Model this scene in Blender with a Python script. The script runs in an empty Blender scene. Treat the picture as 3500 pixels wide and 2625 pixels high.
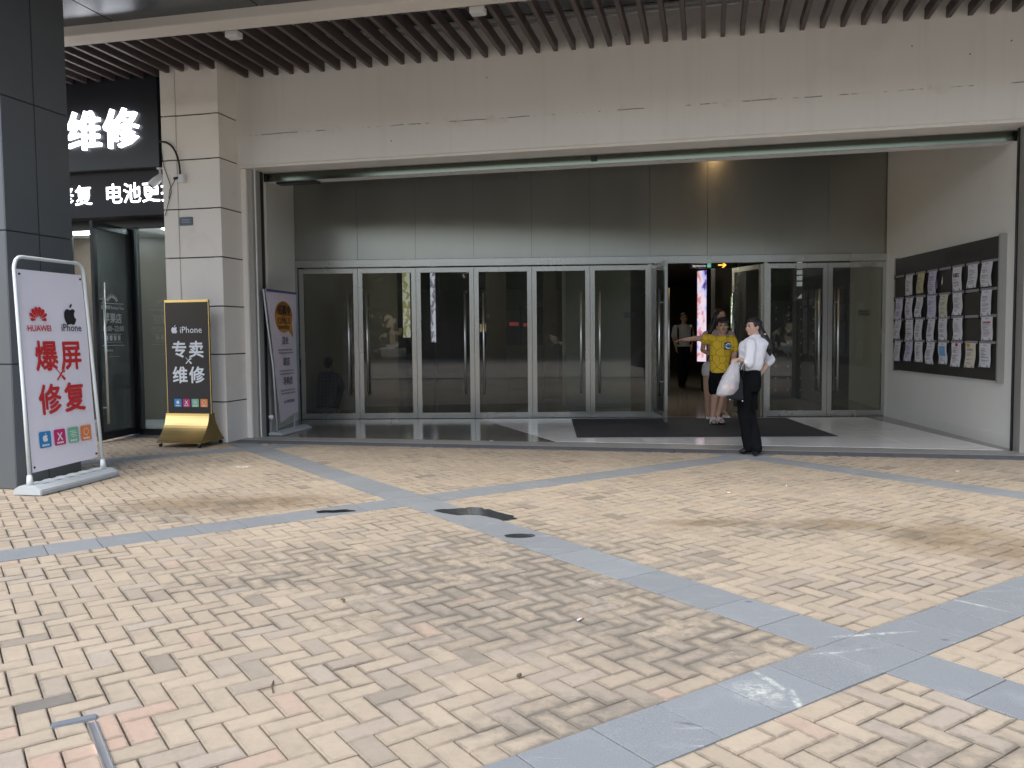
import bpy, bmesh, math, random
from mathutils import Vector, Matrix, noise

random.seed(7)
R = math.radians
S = bpy.context.scene
COL = S.collection

# ------------------------------------------------------------------ camera
cam_d = bpy.data.cameras.new('camera')
cam_d.sensor_width = 36.0
cam_d.lens = 36.0 * 2885.0 / 3500.0
cam_d.clip_start = 0.05
cam_d.clip_end = 600.0
cam = bpy.data.objects.new('camera', cam_d)
COL.objects.link(cam)
pitch, roll = R(3.35), R(0.55)
fw = Vector((0, math.cos(pitch), -math.sin(pitch)))
rt0 = Vector((1, 0, 0))
up0 = rt0.cross(fw)
rt = rt0 * math.cos(roll) - up0 * math.sin(roll)
up = rt0 * math.sin(roll) + up0 * math.cos(roll)
CAMLOC = Vector((0, 0, 1.4))
cam.matrix_world = Matrix(((rt.x, up.x, -fw.x, CAMLOC.x), (rt.y, up.y, -fw.y, CAMLOC.y), (rt.z, up.z, -fw.z, CAMLOC.z), (0, 0, 0, 1)))
S.camera = cam

# ------------------------------------------------------------------ sky, sun, exposure
SUN_EL, SUN_AZ = R(52), R(203)          # azimuth measured clockwise from +Y
w = bpy.data.worlds.new('World')
S.world = w
w.use_nodes = True
nt = w.node_tree
for n in list(nt.nodes):
    nt.nodes.remove(n)
sky = nt.nodes.new('ShaderNodeTexSky')
sky.sky_type = 'NISHITA'
sky.sun_disc = False
sky.sun_elevation = SUN_EL
sky.sun_rotation = SUN_AZ
sky.air_density = 1.0
sky.dust_density = 3.0
sky.ozone_density = 1.0
bg = nt.nodes.new('ShaderNodeBackground')
bg.inputs['Strength'].default_value = 0.15
wo = nt.nodes.new('ShaderNodeOutputWorld')
nt.links.new(sky.outputs[0], bg.inputs[0])
nt.links.new(bg.outputs[0], wo.inputs[0])

sun_d = bpy.data.lights.new('sun', 'SUN')
sun_d.energy = 1.3
sun_d.angle = R(35)
sun_d.color = (1.0, 0.985, 0.965)
sun = bpy.data.objects.new('sun', sun_d)
COL.objects.link(sun)
sdir = Vector((math.sin(SUN_AZ) * math.cos(SUN_EL), math.cos(SUN_AZ) * math.cos(SUN_EL), math.sin(SUN_EL)))
sun.rotation_euler = sdir.to_track_quat('Z', 'Y').to_euler()

S.view_settings.view_transform = 'Standard'
S.view_settings.look = 'None'
S.view_settings.gamma = 1.0
S.view_settings.use_curve_mapping = False
S.view_settings.exposure = 0.95
S.cycles.max_bounces = 6
S.cycles.diffuse_bounces = 4
S.cycles.glossy_bounces = 4
S.cycles.transparent_max_bounces = 10
S.cycles.sample_clamp_indirect = 6.0

# ------------------------------------------------------------------ materials
MATS = {}


def _new(name):
    m = bpy.data.materials.new(name)
    m.use_nodes = True
    t = m.node_tree
    for n in list(t.nodes):
        t.nodes.remove(n)
    out = t.nodes.new('ShaderNodeOutputMaterial')
    MATS[name] = m
    return m, t, out


def _mix(t, a, b, fac, blend='MIX'):
    n = t.nodes.new('ShaderNodeMix')
    n.data_type = 'RGBA'
    n.blend_type = blend
    for sock, v in ((n.inputs[6], a), (n.inputs[7], b)):
        if isinstance(v, tuple):
            sock.default_value = (*v, 1) if len(v) == 3 else v
        else:
            t.links.new(v, sock)
    if isinstance(fac, (int, float)):
        n.inputs[0].default_value = fac
    else:
        t.links.new(fac, n.inputs[0])
    return n.outputs[2]


def _math(t, op, a, b=None, clamp=False):
    n = t.nodes.new('ShaderNodeMath')
    n.operation = op
    n.use_clamp = clamp
    for i, v in enumerate((a, b)):
        if v is None:
            continue
        if isinstance(v, (int, float)):
            n.inputs[i].default_value = v
        else:
            t.links.new(v, n.inputs[i])
    return n.outputs[0]


def _noise(t, scale, detail=4, rough=0.55, vec=None, stretch=None):
    n = t.nodes.new('ShaderNodeTexNoise')
    n.inputs['Scale'].default_value = scale
    n.inputs['Detail'].default_value = detail
    n.inputs['Roughness'].default_value = rough
    if vec is None:
        g = t.nodes.new('ShaderNodeNewGeometry')
        vec = g.outputs['Position']
    if stretch:
        mp = t.nodes.new('ShaderNodeMapping')
        mp.inputs['Scale'].default_value = stretch
        t.links.new(vec, mp.inputs[0])
        vec = mp.outputs[0]
    t.links.new(vec, n.inputs['Vector'])
    return n.outputs['Fac']


def _ramp(t, fac, lo, hi):
    n = t.nodes.new('ShaderNodeMapRange')
    n.inputs['From Min'].default_value = lo
    n.inputs['From Max'].default_value = hi
    n.interpolation_type = 'SMOOTHSTEP'
    t.links.new(fac, n.inputs[0])
    return n.outputs[0]


def _bump(t, h, strength, dist):
    n = t.nodes.new('ShaderNodeBump')
    n.inputs['Strength'].default_value = strength
    n.inputs['Distance'].default_value = dist
    t.links.new(h, n.inputs['Height'])
    return n.outputs[0]


def _pbsdf(t, out, col, rough=0.5, metal=0.0, normal=None, **kw):
    p = t.nodes.new('ShaderNodeBsdfPrincipled')
    if isinstance(col, tuple):
        p.inputs['Base Color'].default_value = (*col[:3], 1)
    else:
        t.links.new(col, p.inputs['Base Color'])
    if isinstance(rough, (int, float)):
        p.inputs['Roughness'].default_value = rough
    else:
        t.links.new(rough, p.inputs['Roughness'])
    p.inputs['Metallic'].default_value = metal
    for k, v in kw.items():
        p.inputs[k.replace('_', ' ')].default_value = v
    if normal is not None:
        t.links.new(normal, p.inputs['Normal'])
    t.links.new(p.outputs[0], out.inputs[0])
    return p


def mat(name, col, rough=0.5, metal=0.0, var=0.12, scale=3.0, bump=0.0, bscale=60.0, dirt=None, dscale=1.2, dlo=0.5, dhi=0.75, stretch=None, **kw):
    """plain procedural material: colour with slow and fine variation, optional dirt of its own colour and fine relief"""
    m, t, out = _new(name)
    f = _noise(t, scale, 5, 0.6, stretch=stretch)
    dark = tuple(c * (1 - var) for c in col)
    lite = tuple(min(1, c * (1 + var)) for c in col)
    c = _mix(t, dark, lite, f)
    if dirt:
        d = _ramp(t, _noise(t, dscale, 6, 0.65), dlo, dhi)
        c = _mix(t, c, dirt, _math(t, 'MULTIPLY', d, 0.55))
    nrm = None
    if bump:
        nrm = _bump(t, _noise(t, bscale, 4, 0.6), bump, 0.004)
    _pbsdf(t, out, c, rough, metal, nrm, **kw)
    return m


def emat(name, col, strength, base=None):
    m, t, out = _new(name)
    p = _pbsdf(t, out, base or col, 0.4)
    p.inputs['Emission Color'].default_value = (*col, 1)
    p.inputs['Emission Strength'].default_value = strength
    return m


def glass_mat(name, tint, ior=1.5, rough=0.0, gain=1.0, dust_haze=0.03):
    m, t, out = _new(name)
    tr = t.nodes.new('ShaderNodeBsdfTransparent')
    tr.inputs[0].default_value = (*tint, 1)
    gl = t.nodes.new('ShaderNodeBsdfGlossy')
    gl.inputs['Roughness'].default_value = rough
    fr = t.nodes.new('ShaderNodeFresnel')
    fr.inputs['IOR'].default_value = ior
    fac = _math(t, 'MULTIPLY', fr.outputs[0], gain, True)
    mx = t.nodes.new('ShaderNodeMixShader')
    t.links.new(fac, mx.inputs[0])
    t.links.new(tr.outputs[0], mx.inputs[1])
    t.links.new(gl.outputs[0], mx.inputs[2])
    df = t.nodes.new('ShaderNodeBsdfDiffuse')  # pale film: smudged dust that also stands in for daylight haze on the panes
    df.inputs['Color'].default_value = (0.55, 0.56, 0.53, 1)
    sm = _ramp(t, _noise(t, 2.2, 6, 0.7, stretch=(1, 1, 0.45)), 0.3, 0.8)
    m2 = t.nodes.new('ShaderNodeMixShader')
    t.links.new(_math(t, 'ADD', dust_haze * 0.5, _math(t, 'MULTIPLY', sm, dust_haze)), m2.inputs[0])
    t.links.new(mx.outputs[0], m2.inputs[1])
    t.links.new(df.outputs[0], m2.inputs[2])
    t.links.new(m2.outputs[0], out.inputs[0])
    return m


# stone and paving -------------------------------------------------
E1 = Vector((math.sin(R(55.4)), math.cos(R(55.4)), 0))     # paving axis going away to the right
E2 = Vector((math.cos(R(55.4)), -math.sin(R(55.4)), 0))    # paving axis coming nearer to the right


def spots(t, pts):
    """mask of stains: list of (x, y, rx, ry, angle, edge) ellipses on the ground with ragged outline"""
    g = t.nodes.new('ShaderNodeNewGeometry')
    total = None
    wob = _noise(t, 3.0, 5, 0.65)
    for (x, y, rx, ry, a, lo, hi) in pts:
        mp = t.nodes.new('ShaderNodeMapping')
        mp.vector_type = 'TEXTURE'
        mp.inputs['Location'].default_value = (x, y, 0)
        mp.inputs['Rotation'].default_value = (0, 0, R(a))
        mp.inputs['Scale'].default_value = (rx, ry, 1000)
        t.links.new(g.outputs['Position'], mp.inputs[0])
        ln = t.nodes.new('ShaderNodeVectorMath')
        ln.operation = 'LENGTH'
        t.links.new(mp.outputs[0], ln.inputs[0])
        d = _math(t, 'ADD', ln.outputs['Value'], _math(t, 'MULTIPLY', wob, 0.9))
        k = _ramp(t, d, hi, lo)
        total = k if total is None else _math(t, 'MAXIMUM', total, k)
    return total


def paver_material():
    m, t, out = _new('paver')
    a = t.nodes.new('ShaderNodeAttribute')
    a.attribute_name = 'tint'
    c = a.outputs['Color']
    c = _mix(t, c, (0.50, 0.42, 0.32), _math(t, 'MULTIPLY', _ramp(t, _noise(t, 2.2, 5, 0.6), 0.45, 0.75), 0.3))
    # soot and grime caught on the faces
    soot = _math(t, 'MAXIMUM', _ramp(t, _noise(t, 9.0, 7, 0.72), 0.44, 0.66), _math(t, 'MULTIPLY', _ramp(t, _noise(t, 21.0, 6, 0.7), 0.46, 0.68), 0.7))
    zone = spots(t, [(0.0, 4.8, 1.3, 1.4, 20, 0.8, 1.6), (0.75, 3.9, 1.0, 0.6, -30, 0.8, 1.6), (1.7, 2.35, 1.0, 0.6, 0, 0.7, 1.6), (-1.3, 5.0, 1.0, 0.7, 0, 0.6, 1.5), (-2.9, 6.6, 1.0, 0.6, 0, 0.5, 1.5), (1.9, 6.0, 0.9, 0.5, 0, 0.5, 1.4), (0.25, 3.0, 0.5, 0.35, 0, 0.7, 1.5)])
    c = _mix(t, c, (0.17, 0.155, 0.125), _math(t, 'MULTIPLY', soot, _math(t, 'ADD', 0.20, _math(t, 'MULTIPLY', zone, 0.62))))
    c = _mix(t, c, (0.24, 0.215, 0.17), _math(t, 'MULTIPLY', _ramp(t, _noise(t, 1.6, 4, 0.6), 0.42, 0.72), _math(t, 'ADD', 0.12, _math(t, 'MULTIPLY', zone, 0.5))))
    # brown spills
    br = spots(t, [(-2.1, 7.05, 0.85, 0.5, 20, 0.7, 1.6), (-2.7, 7.05, 0.7, 0.45, 0, 0.7, 1.6), (2.95, 5.65, 0.65, 0.5, 35, 0.7, 1.6), (3.3, 5.3, 0.7, 0.5, 30, 0.7, 1.6), (3.6, 5.0, 0.5, 0.4, 30, 0.7, 1.5), (2.35, 6.05, 0.6, 0.26, -5, 0.7, 1.5), (1.5, 6.15, 0.65, 0.18, -2, 0.7, 1.5)])
    br = _math(t, 'MULTIPLY', br, _math(t, 'ADD', 0.45, _math(t, 'MULTIPLY', _ramp(t, _noise(t, 7, 5, 0.7), 0.35, 0.65), 0.55)))
    c = _mix(t, c, (0.20, 0.14, 0.072), _math(t, 'MULTIPLY', br, 0.85))
    dk = spots(t, [(-2.35, 7.1, 0.4, 0.25, 10, 0.5, 1.4), (2.75, 5.75, 0.35, 0.22, 20, 0.5, 1.4)])
    c = _mix(t, c, (0.10, 0.085, 0.06), _math(t, 'MULTIPLY', dk, 0.5))
    ch = spots(t, [(-2.95, 9.05, 0.25, 0.2, 10, 0.6, 1.05)])
    c = _mix(t, c, (0.8, 0.79, 0.78), _math(t, 'MULTIPLY', ch, _ramp(t, _noise(t, 14, 4, 0.7), 0.45, 0.65)))
    lo_ = t.nodes.new('ShaderNodeAttribute')
    lo_.attribute_name = 'loc'
    ha = t.nodes.new('ShaderNodeAttribute')
    ha.attribute_name = 'half'
    ab = t.nodes.new('ShaderNodeVectorMath')
    ab.operation = 'ABSOLUTE'
    t.links.new(lo_.outputs['Vector'], ab.inputs[0])
    sb = t.nodes.new('ShaderNodeVectorMath')
    sb.operation = 'SUBTRACT'
    t.links.new(ha.outputs['Vector'], sb.inputs[0])
    t.links.new(ab.outputs[0], sb.inputs[1])
    sx = t.nodes.new('ShaderNodeSeparateXYZ')
    t.links.new(sb.outputs[0], sx.inputs[0])
    ed = _math(t, 'ADD', _math(t, 'MINIMUM', sx.outputs[0], sx.outputs[1]), _math(t, 'MULTIPLY', _math(t, 'SUBTRACT', _noise(t, 28, 4, 0.65), 0.5), 0.03))
    rim = _math(t, 'MULTIPLY', _ramp(t, ed, 0.016, 0.0), _math(t, 'ADD', 0.34, _math(t, 'MULTIPLY', _ramp(t, _noise(t, 1.6, 4, 0.6), 0.4, 0.65), 0.55)))
    c = _mix(t, c, (0.13, 0.112, 0.088), _math(t, 'MULTIPLY', rim, 0.85))
    rim2 = _math(t, 'MULTIPLY', _ramp(t, ed, 0.042, 0.0), _math(t, 'MULTIPLY', zone, _ramp(t, _noise(t, 3.3, 4, 0.6), 0.36, 0.6)))
    c = _mix(t, c, (0.15, 0.135, 0.108), _math(t, 'MULTIPLY', rim2, 0.85))
    fine = _noise(t, 160.0, 3, 0.7)
    c = _mix(t, c, (0.1, 0.09, 0.075), _math(t, 'MULTIPLY', _ramp(t, fine, 0.58, 0.8), 0.35))
    nrm = _bump(t, _math(t, 'ADD', fine, _math(t, 'MULTIPLY', _noise(t, 35, 5, 0.6), 1.5)), 0.5, 0.0025)
    _pbsdf(t, out, c, 0.85, 0.0, nrm)
    return m


def slab_material(name, col, rough=0.8):
    m, t, out = _new(name)
    a = t.nodes.new('ShaderNodeAttribute')
    a.attribute_name = 'tint'
    c = _mix(t, a.outputs['Color'], col, 0.35)
    c = _mix(t, c, tuple(min(1, x * 1.5) for x in col), _math(t, 'MULTIPLY', _ramp(t, _noise(t, 4.0, 6, 0.7), 0.5, 0.8), 0.45))
    c = _mix(t, c, tuple(x * 0.45 for x in col), _math(t, 'MULTIPLY', _ramp(t, _noise(t, 1.7, 5, 0.7), 0.56, 0.78), 0.5))
    # pale drag marks
    sc = _ramp(t, _noise(t, 2.5, 6, 0.6, stretch=(1.0, 9.0, 1)), 0.63, 0.72)
    c = _mix(t, c, (0.62, 0.64, 0.63), _math(t, 'MULTIPLY', sc, 0.3))
    ch = spots(t, [(1.02, 3.33, 0.03, 0.16, 20, 0.75, 1.25), (1.07, 3.14, 0.03, 0.14, -8, 0.75, 1.25), (1.66, 3.83, 0.32, 0.022, 8, 0.6, 1.3), (1.42, 3.62, 0.26, 0.022, 14, 0.6, 1.3), (2.35, 4.25, 0.3, 0.02, -50, 0.6, 1.3), (0.95, 3.2, 0.16, 0.2, 0, 0.4, 1.3)])
    c = _mix(t, c, (0.64, 0.68, 0.60), _math(t, 'MULTIPLY', _math(t, 'MULTIPLY', ch, _ramp(t, _noise(t, 26, 5, 0.75), 0.38, 0.66)), 0.8))
    bl = spots(t, [(0.78, 3.62, 0.06, 0.03, 0, 0.5, 1.1), (1.22, 4.32, 0.05, 0.03, 0, 0.5, 1.1), (1.3, 4.36, 0.035, 0.025, 0, 0.5, 1.1), (1.95, 3.75, 0.05, 0.03, 0, 0.5, 1.1), (0.62, 2.95, 0.1, 0.02, -20, 0.5, 1.1)])
    c = _mix(t, c, (0.06, 0.06, 0.065), _math(t, 'MULTIPLY', bl, 0.75))
    fine = _noise(t, 220.0, 2, 0.7)
    c = _mix(t, c, tuple(x * 0.3 for x in col), _math(t, 'MULTIPLY', _ramp(t, fine, 0.52, 0.75), 0.6))
    c = _mix(t, c, (0.6, 0.62, 0.64), _math(t, 'MULTIPLY', _ramp(t, fine, 0.45, 0.2), 0.4))
    _pbsdf(t, out, c, rough, 0.0, _bump(t, fine, 0.35, 0.0015))
    return m


paver_material()
slab_material('granite_band', (0.228, 0.246, 0.255))
slab_material('granite_dark', (0.105, 0.112, 0.125))
mat('joint_sand', (0.085, 0.075, 0.06), 0.95, var=0.35, scale=40, bump=0.6, bscale=300)
mat('porch_granite', (0.19, 0.185, 0.17), 0.13, var=0.25, scale=5, dirt=(0.1, 0.095, 0.085), dscale=30, dlo=0.45, dhi=0.7)
mat('threshold_granite', (0.30, 0.30, 0.285), 0.45, var=0.2, scale=6, dirt=(0.14, 0.14, 0.135), dscale=45, dlo=0.45, dhi=0.75, bump=0.15, bscale=150)
mat('porch_white_tile', (0.80, 0.81, 0.80), 0.16, var=0.06, scale=2, dirt=(0.45, 0.44, 0.41), dscale=2.5, dlo=0.5, dhi=0.85)
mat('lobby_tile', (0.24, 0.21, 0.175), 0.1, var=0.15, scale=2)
# building
mat('cream_plaster', (0.70, 0.665, 0.62), 0.75, var=0.05, scale=1.2, dirt=(0.43, 0.39, 0.35), dscale=0.9, dlo=0.5, dhi=0.85, bump=0.12, bscale=25)
mat('cream_pier', (0.83, 0.79, 0.725), 0.6, var=0.04, scale=2.0, dirt=(0.55, 0.50, 0.43), dscale=1.6, dlo=0.52, dhi=0.85, bump=0.1, bscale=40)
mat('recess_wall', (0.80, 0.80, 0.76), 0.42, var=0.05, scale=1.5, dirt=(0.60, 0.585, 0.54), dscale=1.5, dlo=0.52, dhi=0.85, bump=0.06, bscale=30)
mat('white_paint', (0.75, 0.75, 0.74), 0.5, var=0.04, scale=3)
mat('joint_brown', (0.055, 0.045, 0.04), 0.8)
mat('pillar_metal', (0.115, 0.13, 0.14), 0.38, metal=0.25, var=0.1, scale=0.8, dirt=(0.13, 0.14, 0.14), dscale=2, dlo=0.55, dhi=0.85)
mat('soffit_metal', (0.085, 0.095, 0.105), 0.22, metal=0.5, var=0.08, scale=0.8)
mat('slat_wood', (0.078, 0.060, 0.058), 0.5, var=0.25, scale=8, bump=0.15, bscale=80, stretch=(1, 1, 6))
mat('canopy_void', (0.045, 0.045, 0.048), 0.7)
mat('galvanised', (0.5, 0.5, 0.5), 0.4, metal=0.8, var=0.15, scale=12)
mat('black_frame', (0.022, 0.024, 0.028), 0.35, metal=0.3, var=0.15)
mat('sign_black', (0.018, 0.021, 0.028), 0.3, var=0.2, scale=1.0)
mat('led_black', (0.03, 0.03, 0.036), 0.6, var=0.1)
emat('sign_white', (0.93, 0.94, 1.0), 1.7)
emat('led_white', (0.93, 0.95, 1.0), 2.2)
mat('shop_wall', (0.46, 0.49, 0.49), 0.6, var=0.06)
mat('shop_floor', (0.34, 0.35, 0.35), 0.25, var=0.08)
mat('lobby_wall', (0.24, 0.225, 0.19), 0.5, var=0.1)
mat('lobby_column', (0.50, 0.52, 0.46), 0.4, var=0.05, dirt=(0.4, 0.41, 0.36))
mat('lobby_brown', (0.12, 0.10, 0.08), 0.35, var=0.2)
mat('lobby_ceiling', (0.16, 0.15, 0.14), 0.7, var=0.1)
mat('dark_glassy', (0.015, 0.015, 0.018), 0.12, var=0.1)
mat('rubber_mat', (0.035, 0.037, 0.041), 0.92, var=0.2, scale=30, bump=0.8, bscale=260)


def steel(name, col, rough, aniso=0.6, rotz=0.25, wave=0.0):
    m, t, out = _new(name)
    st = _noise(t, 1.6, 3, 0.5, stretch=(1.5, 1.5, 0.5))
    c = _mix(t, tuple(x * 0.9 for x in col), tuple(min(1, x * 1.08) for x in col), st)
    r = _math(t, 'ADD', rough - 0.03, _math(t, 'MULTIPLY', st, 0.06))
    nrm = _bump(t, _math(t, 'MULTIPLY', _noise(t, 1.3, 2, 0.4), wave), 0.35, 0.02) if wave else None
    _pbsdf(t, out, c, r, 1.0, nrm, Anisotropic=aniso, Anisotropic_Rotation=rotz)
    return m


steel('brushed_panel', (0.42, 0.43, 0.395), 0.30, 0.5, wave=0.12)
steel('door_steel', (0.50, 0.505, 0.475), 0.27, 0.3)
steel('mirror_steel', (0.13, 0.15, 0.12), 0.16, 0.0, wave=0.3)
mat('guide_grey', (0.40, 0.39, 0.365), 0.4, metal=0.25, var=0.06, scale=2)
steel('handle_steel', (0.88, 0.88, 0.86), 0.33, 0.0)
steel('gold_metal', (0.78, 0.58, 0.24), 0.24, 0.5)
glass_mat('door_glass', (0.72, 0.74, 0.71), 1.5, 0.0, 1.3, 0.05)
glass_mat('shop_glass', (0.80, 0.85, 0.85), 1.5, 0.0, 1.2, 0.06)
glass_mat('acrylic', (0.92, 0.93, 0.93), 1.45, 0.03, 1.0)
# banners and print
mat('banner_white', (0.86, 0.86, 0.97), 0.42, var=0.03, scale=1.5, bump=0.05, bscale=4)
mat('banner_pink', (0.72, 0.65, 0.71), 0.45, var=0.03)
mat('banner_black', (0.022, 0.022, 0.027), 0.2, var=0.2)
mat('banner_back', (0.45, 0.45, 0.47), 0.6)
mat('grey_plastic', (0.42, 0.46, 0.48), 0.5, var=0.08, scale=8)
mat('white_tube', (0.62, 0.68, 0.70), 0.4, var=0.05)
for nm, c in dict(print_red=(0.58, 0.03, 0.035), print_black=(0.02, 0.02, 0.025), print_white=(0.78, 0.82, 0.86), print_blue=(0.02, 0.25, 0.58), print_pink=(0.55, 0.02, 0.17), print_green=(0.20, 0.50, 0.33), print_orange=(0.78, 0.25, 0.06), print_amber=(0.60, 0.27, 0.05), print_grey=(0.30, 0.29, 0.32), print_purple=(0.10, 0.08, 0.25), print_skyblue=(0.20, 0.42, 0.70), paper_white=(0.72, 0.73, 0.78), paper_lilac=(0.62, 0.62, 0.78), paper_cream=(0.68, 0.65, 0.54), paper_yellow=(0.62, 0.58, 0.34), frost=(0.60, 0.64, 0.64), plaque_blue=(0.10, 0.14, 0.19), board_dark=(0.035, 0.034, 0.031)).items():
    mat(nm, c, 0.5, var=0.05)
mat('granite_grey', (0.16, 0.18, 0.205), 0.7, var=0.2, scale=40)
mat('board_edge', (0.42, 0.43, 0.41), 0.35, metal=0.6, var=0.05)
mat('white_plastic', (0.72, 0.72, 0.72), 0.4, var=0.03)
mat('black_rubber', (0.016, 0.016, 0.017), 0.6)
# people
mat('skin', (0.50, 0.31, 0.22), 0.5, var=0.08, scale=12, Subsurface_Weight=0.1, Subsurface_Radius=(0.012, 0.005, 0.003))
mat('skin_pale', (0.58, 0.38, 0.29), 0.5, var=0.08, scale=12, Subsurface_Weight=0.1, Subsurface_Radius=(0.012, 0.005, 0.003))
mat('hair', (0.012, 0.010, 0.010), 0.38, var=0.3, scale=30, bump=0.7, bscale=120)
mat('eye', (0.015, 0.012, 0.012), 0.15)
mat('lip', (0.36, 0.13, 0.11), 0.5)
mat('shirt_white', (0.80, 0.82, 0.88), 0.75, var=0.03, scale=4, bump=0.6, bscale=11)
mat('trousers_black', (0.005, 0.0055, 0.007), 0.9, var=0.2, scale=6, bump=0.5, bscale=9, Specular_IOR_Level=0.15)
mat('leather_black', (0.006, 0.006, 0.007), 0.45, var=0.2, bump=0.2, bscale=90, Specular_IOR_Level=0.3)
mat('sandal_white', (0.75, 0.75, 0.74), 0.5)
mat('shorts_white', (0.66, 0.66, 0.68), 0.8, var=0.04)
mat('top_blush', (0.40, 0.31, 0.30), 0.8, var=0.06, bump=0.4, bscale=14)
mat('shirt_dim', (0.46, 0.47, 0.48), 0.8, var=0.05, bump=0.4, bscale=12)


def tee_material():
    m, t, out = _new('tee_yellow')
    g = t.nodes.new('ShaderNodeTexCoord')
    v = t.nodes.new('ShaderNodeTexVoronoi')
    v.feature = 'DISTANCE_TO_EDGE'
    v.distance = 'EUCLIDEAN'
    v.inputs['Scale'].default_value = 8.5
    v.inputs['Randomness'].default_value = 0.85
    v.voronoi_dimensions = '2D'
    sp = t.nodes.new('ShaderNodeSeparateXYZ')
    cb = t.nodes.new('ShaderNodeCombineXYZ')
    t.links.new(g.outputs['Object'], sp.inputs[0])
    t.links.new(sp.outputs[0], cb.inputs[0])
    t.links.new(sp.outputs[2], cb.inputs[1])
    t.links.new(cb.outputs[0], v.inputs['Vector'])
    k = _ramp(t, v.outputs['Distance'], 0.030, 0.017)
    c = _mix(t, (0.76, 0.51, 0.03), (0.13, 0.10, 0.03), k)
    _pbsdf(t, out, c, 0.8, 0, _bump(t, _noise(t, 9, 4, 0.6), 0.6, 0.01))


tee_material()


def plaid_material():
    m, t, out = _new('shirt_plaid')
    g = t.nodes.new('ShaderNodeTexCoord')
    sp = t.nodes.new('ShaderNodeSeparateXYZ')
    t.links.new(g.outputs['Object'], sp.inputs[0])
    k = None
    for ax in (0, 2):
        s = _math(t, 'FRACT', _math(t, 'MULTIPLY', sp.outputs[ax], 16.0))
        s = _math(t, 'LESS_THAN', s, 0.3)
        k = s if k is None else _math(t, 'ADD', k, s)
    c = _mix(t, (0.03, 0.04, 0.075), (0.16, 0.16, 0.20), _math(t, 'MULTIPLY', k, 0.5))
    _pbsdf(t, out, c, 0.8)


plaid_material()


def bag_material():
    m, t, out = _new('plastic_bag')
    c = _mix(t, (0.66, 0.66, 0.72), (0.80, 0.80, 0.84), _noise(t, 9, 4, 0.6))
    d = t.nodes.new('ShaderNodeBsdfPrincipled')
    t.links.new(c, d.inputs['Base Color'])
    d.inputs['Roughness'].default_value = 0.3
    t.links.new(_bump(t, _noise(t, 22, 5, 0.65), 0.8, 0.01), d.inputs['Normal'])
    tr = t.nodes.new('ShaderNodeBsdfTransparent')
    mx = t.nodes.new('ShaderNodeMixShader')
    mx.inputs[0].default_value = 0.48
    t.links.new(d.outputs[0], mx.inputs[1])
    t.links.new(tr.outputs[0], mx.inputs[2])
    t.links.new(mx.outputs[0], out.inputs[0])


bag_material()


def poster_material(name, cols, strength, scale):
    """backlit print: soft blocks of colour"""
    m, t, out = _new(name)
    g = t.nodes.new('ShaderNodeTexCoord')
    v = t.nodes.new('ShaderNodeTexNoise')
    v.inputs['Scale'].default_value = scale
    v.inputs['Detail'].default_value = 3
    t.links.new(g.outputs['Object'], v.inputs['Vector'])
    r = t.nodes.new('ShaderNodeValToRGB')
    r.color_ramp.interpolation = 'EASE'
    els = r.color_ramp.elements
    while len(els) < len(cols):
        els.new(0.5)
    for i, c in enumerate(cols):
        els[i].position = 0.32 + 0.36 * i / (len(cols) - 1)
        els[i].color = (*c, 1)
    t.links.new(v.outputs['Fac'], r.inputs[0])
    p = _pbsdf(t, out, r.outputs[0], 0.3)
    t.links.new(r.outputs[0], p.inputs['Emission Color'])
    p.inputs['Emission Strength'].default_value = strength


poster_material('poster_purple', [(0.10, 0.05, 0.30), (0.55, 0.55, 0.95), (0.9, 0.75, 0.85), (0.70, 0.30, 0.35), (0.12, 0.06, 0.35)], 0.45, 2.6)
poster_material('poster_cream', [(0.75, 0.78, 0.6), (0.9, 0.9, 0.85), (0.45, 0.42, 0.12), (0.92, 0.92, 0.88)], 0.35, 5.0)
poster_material('poster_pale', [(0.75, 0.78, 1.0), (0.85, 0.87, 1.0), (0.2, 0.18, 0.3), (0.88, 0.9, 1.0)], 0.5, 4.0)
poster_material('poster_green', [(0.85, 0.95, 0.85), (0.9, 0.97, 0.95), (0.15, 0.35, 0.08), (0.8, 0.9, 0.6)], 0.5, 5.0)
emat('downlight', (1.0, 0.90, 0.76), 130.0)
emat('recess_lamp', (1.0, 0.62, 0.28), 45.0)
emat('arrow_amber', (1.0, 0.45, 0.05), 1.0)
emat('exit_green', (0.2, 0.7, 0.5), 0.15)
emat('exit_white', (0.7, 0.75, 0.8), 0.25)
emat('shop_lamp', (0.95, 1.0, 1.0), 22.0)
emat('stall_red', (1.0, 0.15, 0.18), 0.12)
emat('stall_warm', (1.0, 0.75, 0.4), 0.15)
mat('leaf', (0.06, 0.11, 0.025), 0.6, var=0.4, scale=2)
mat('bark', (0.12, 0.09, 0.06), 0.85, bump=0.5)
mat('asphalt', (0.06, 0.06, 0.062), 0.9, var=0.2, scale=20)
mat('ground_far', (0.40, 0.36, 0.30), 0.9, var=0.15, scale=2)


def puddle_material():
    m, t, out = _new('puddle_water')
    _pbsdf(t, out, (0.022, 0.024, 0.026), 0.12, 0.0, _bump(t, _noise(t, 220, 3, 0.6), 0.15, 0.001))


puddle_material()


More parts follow.
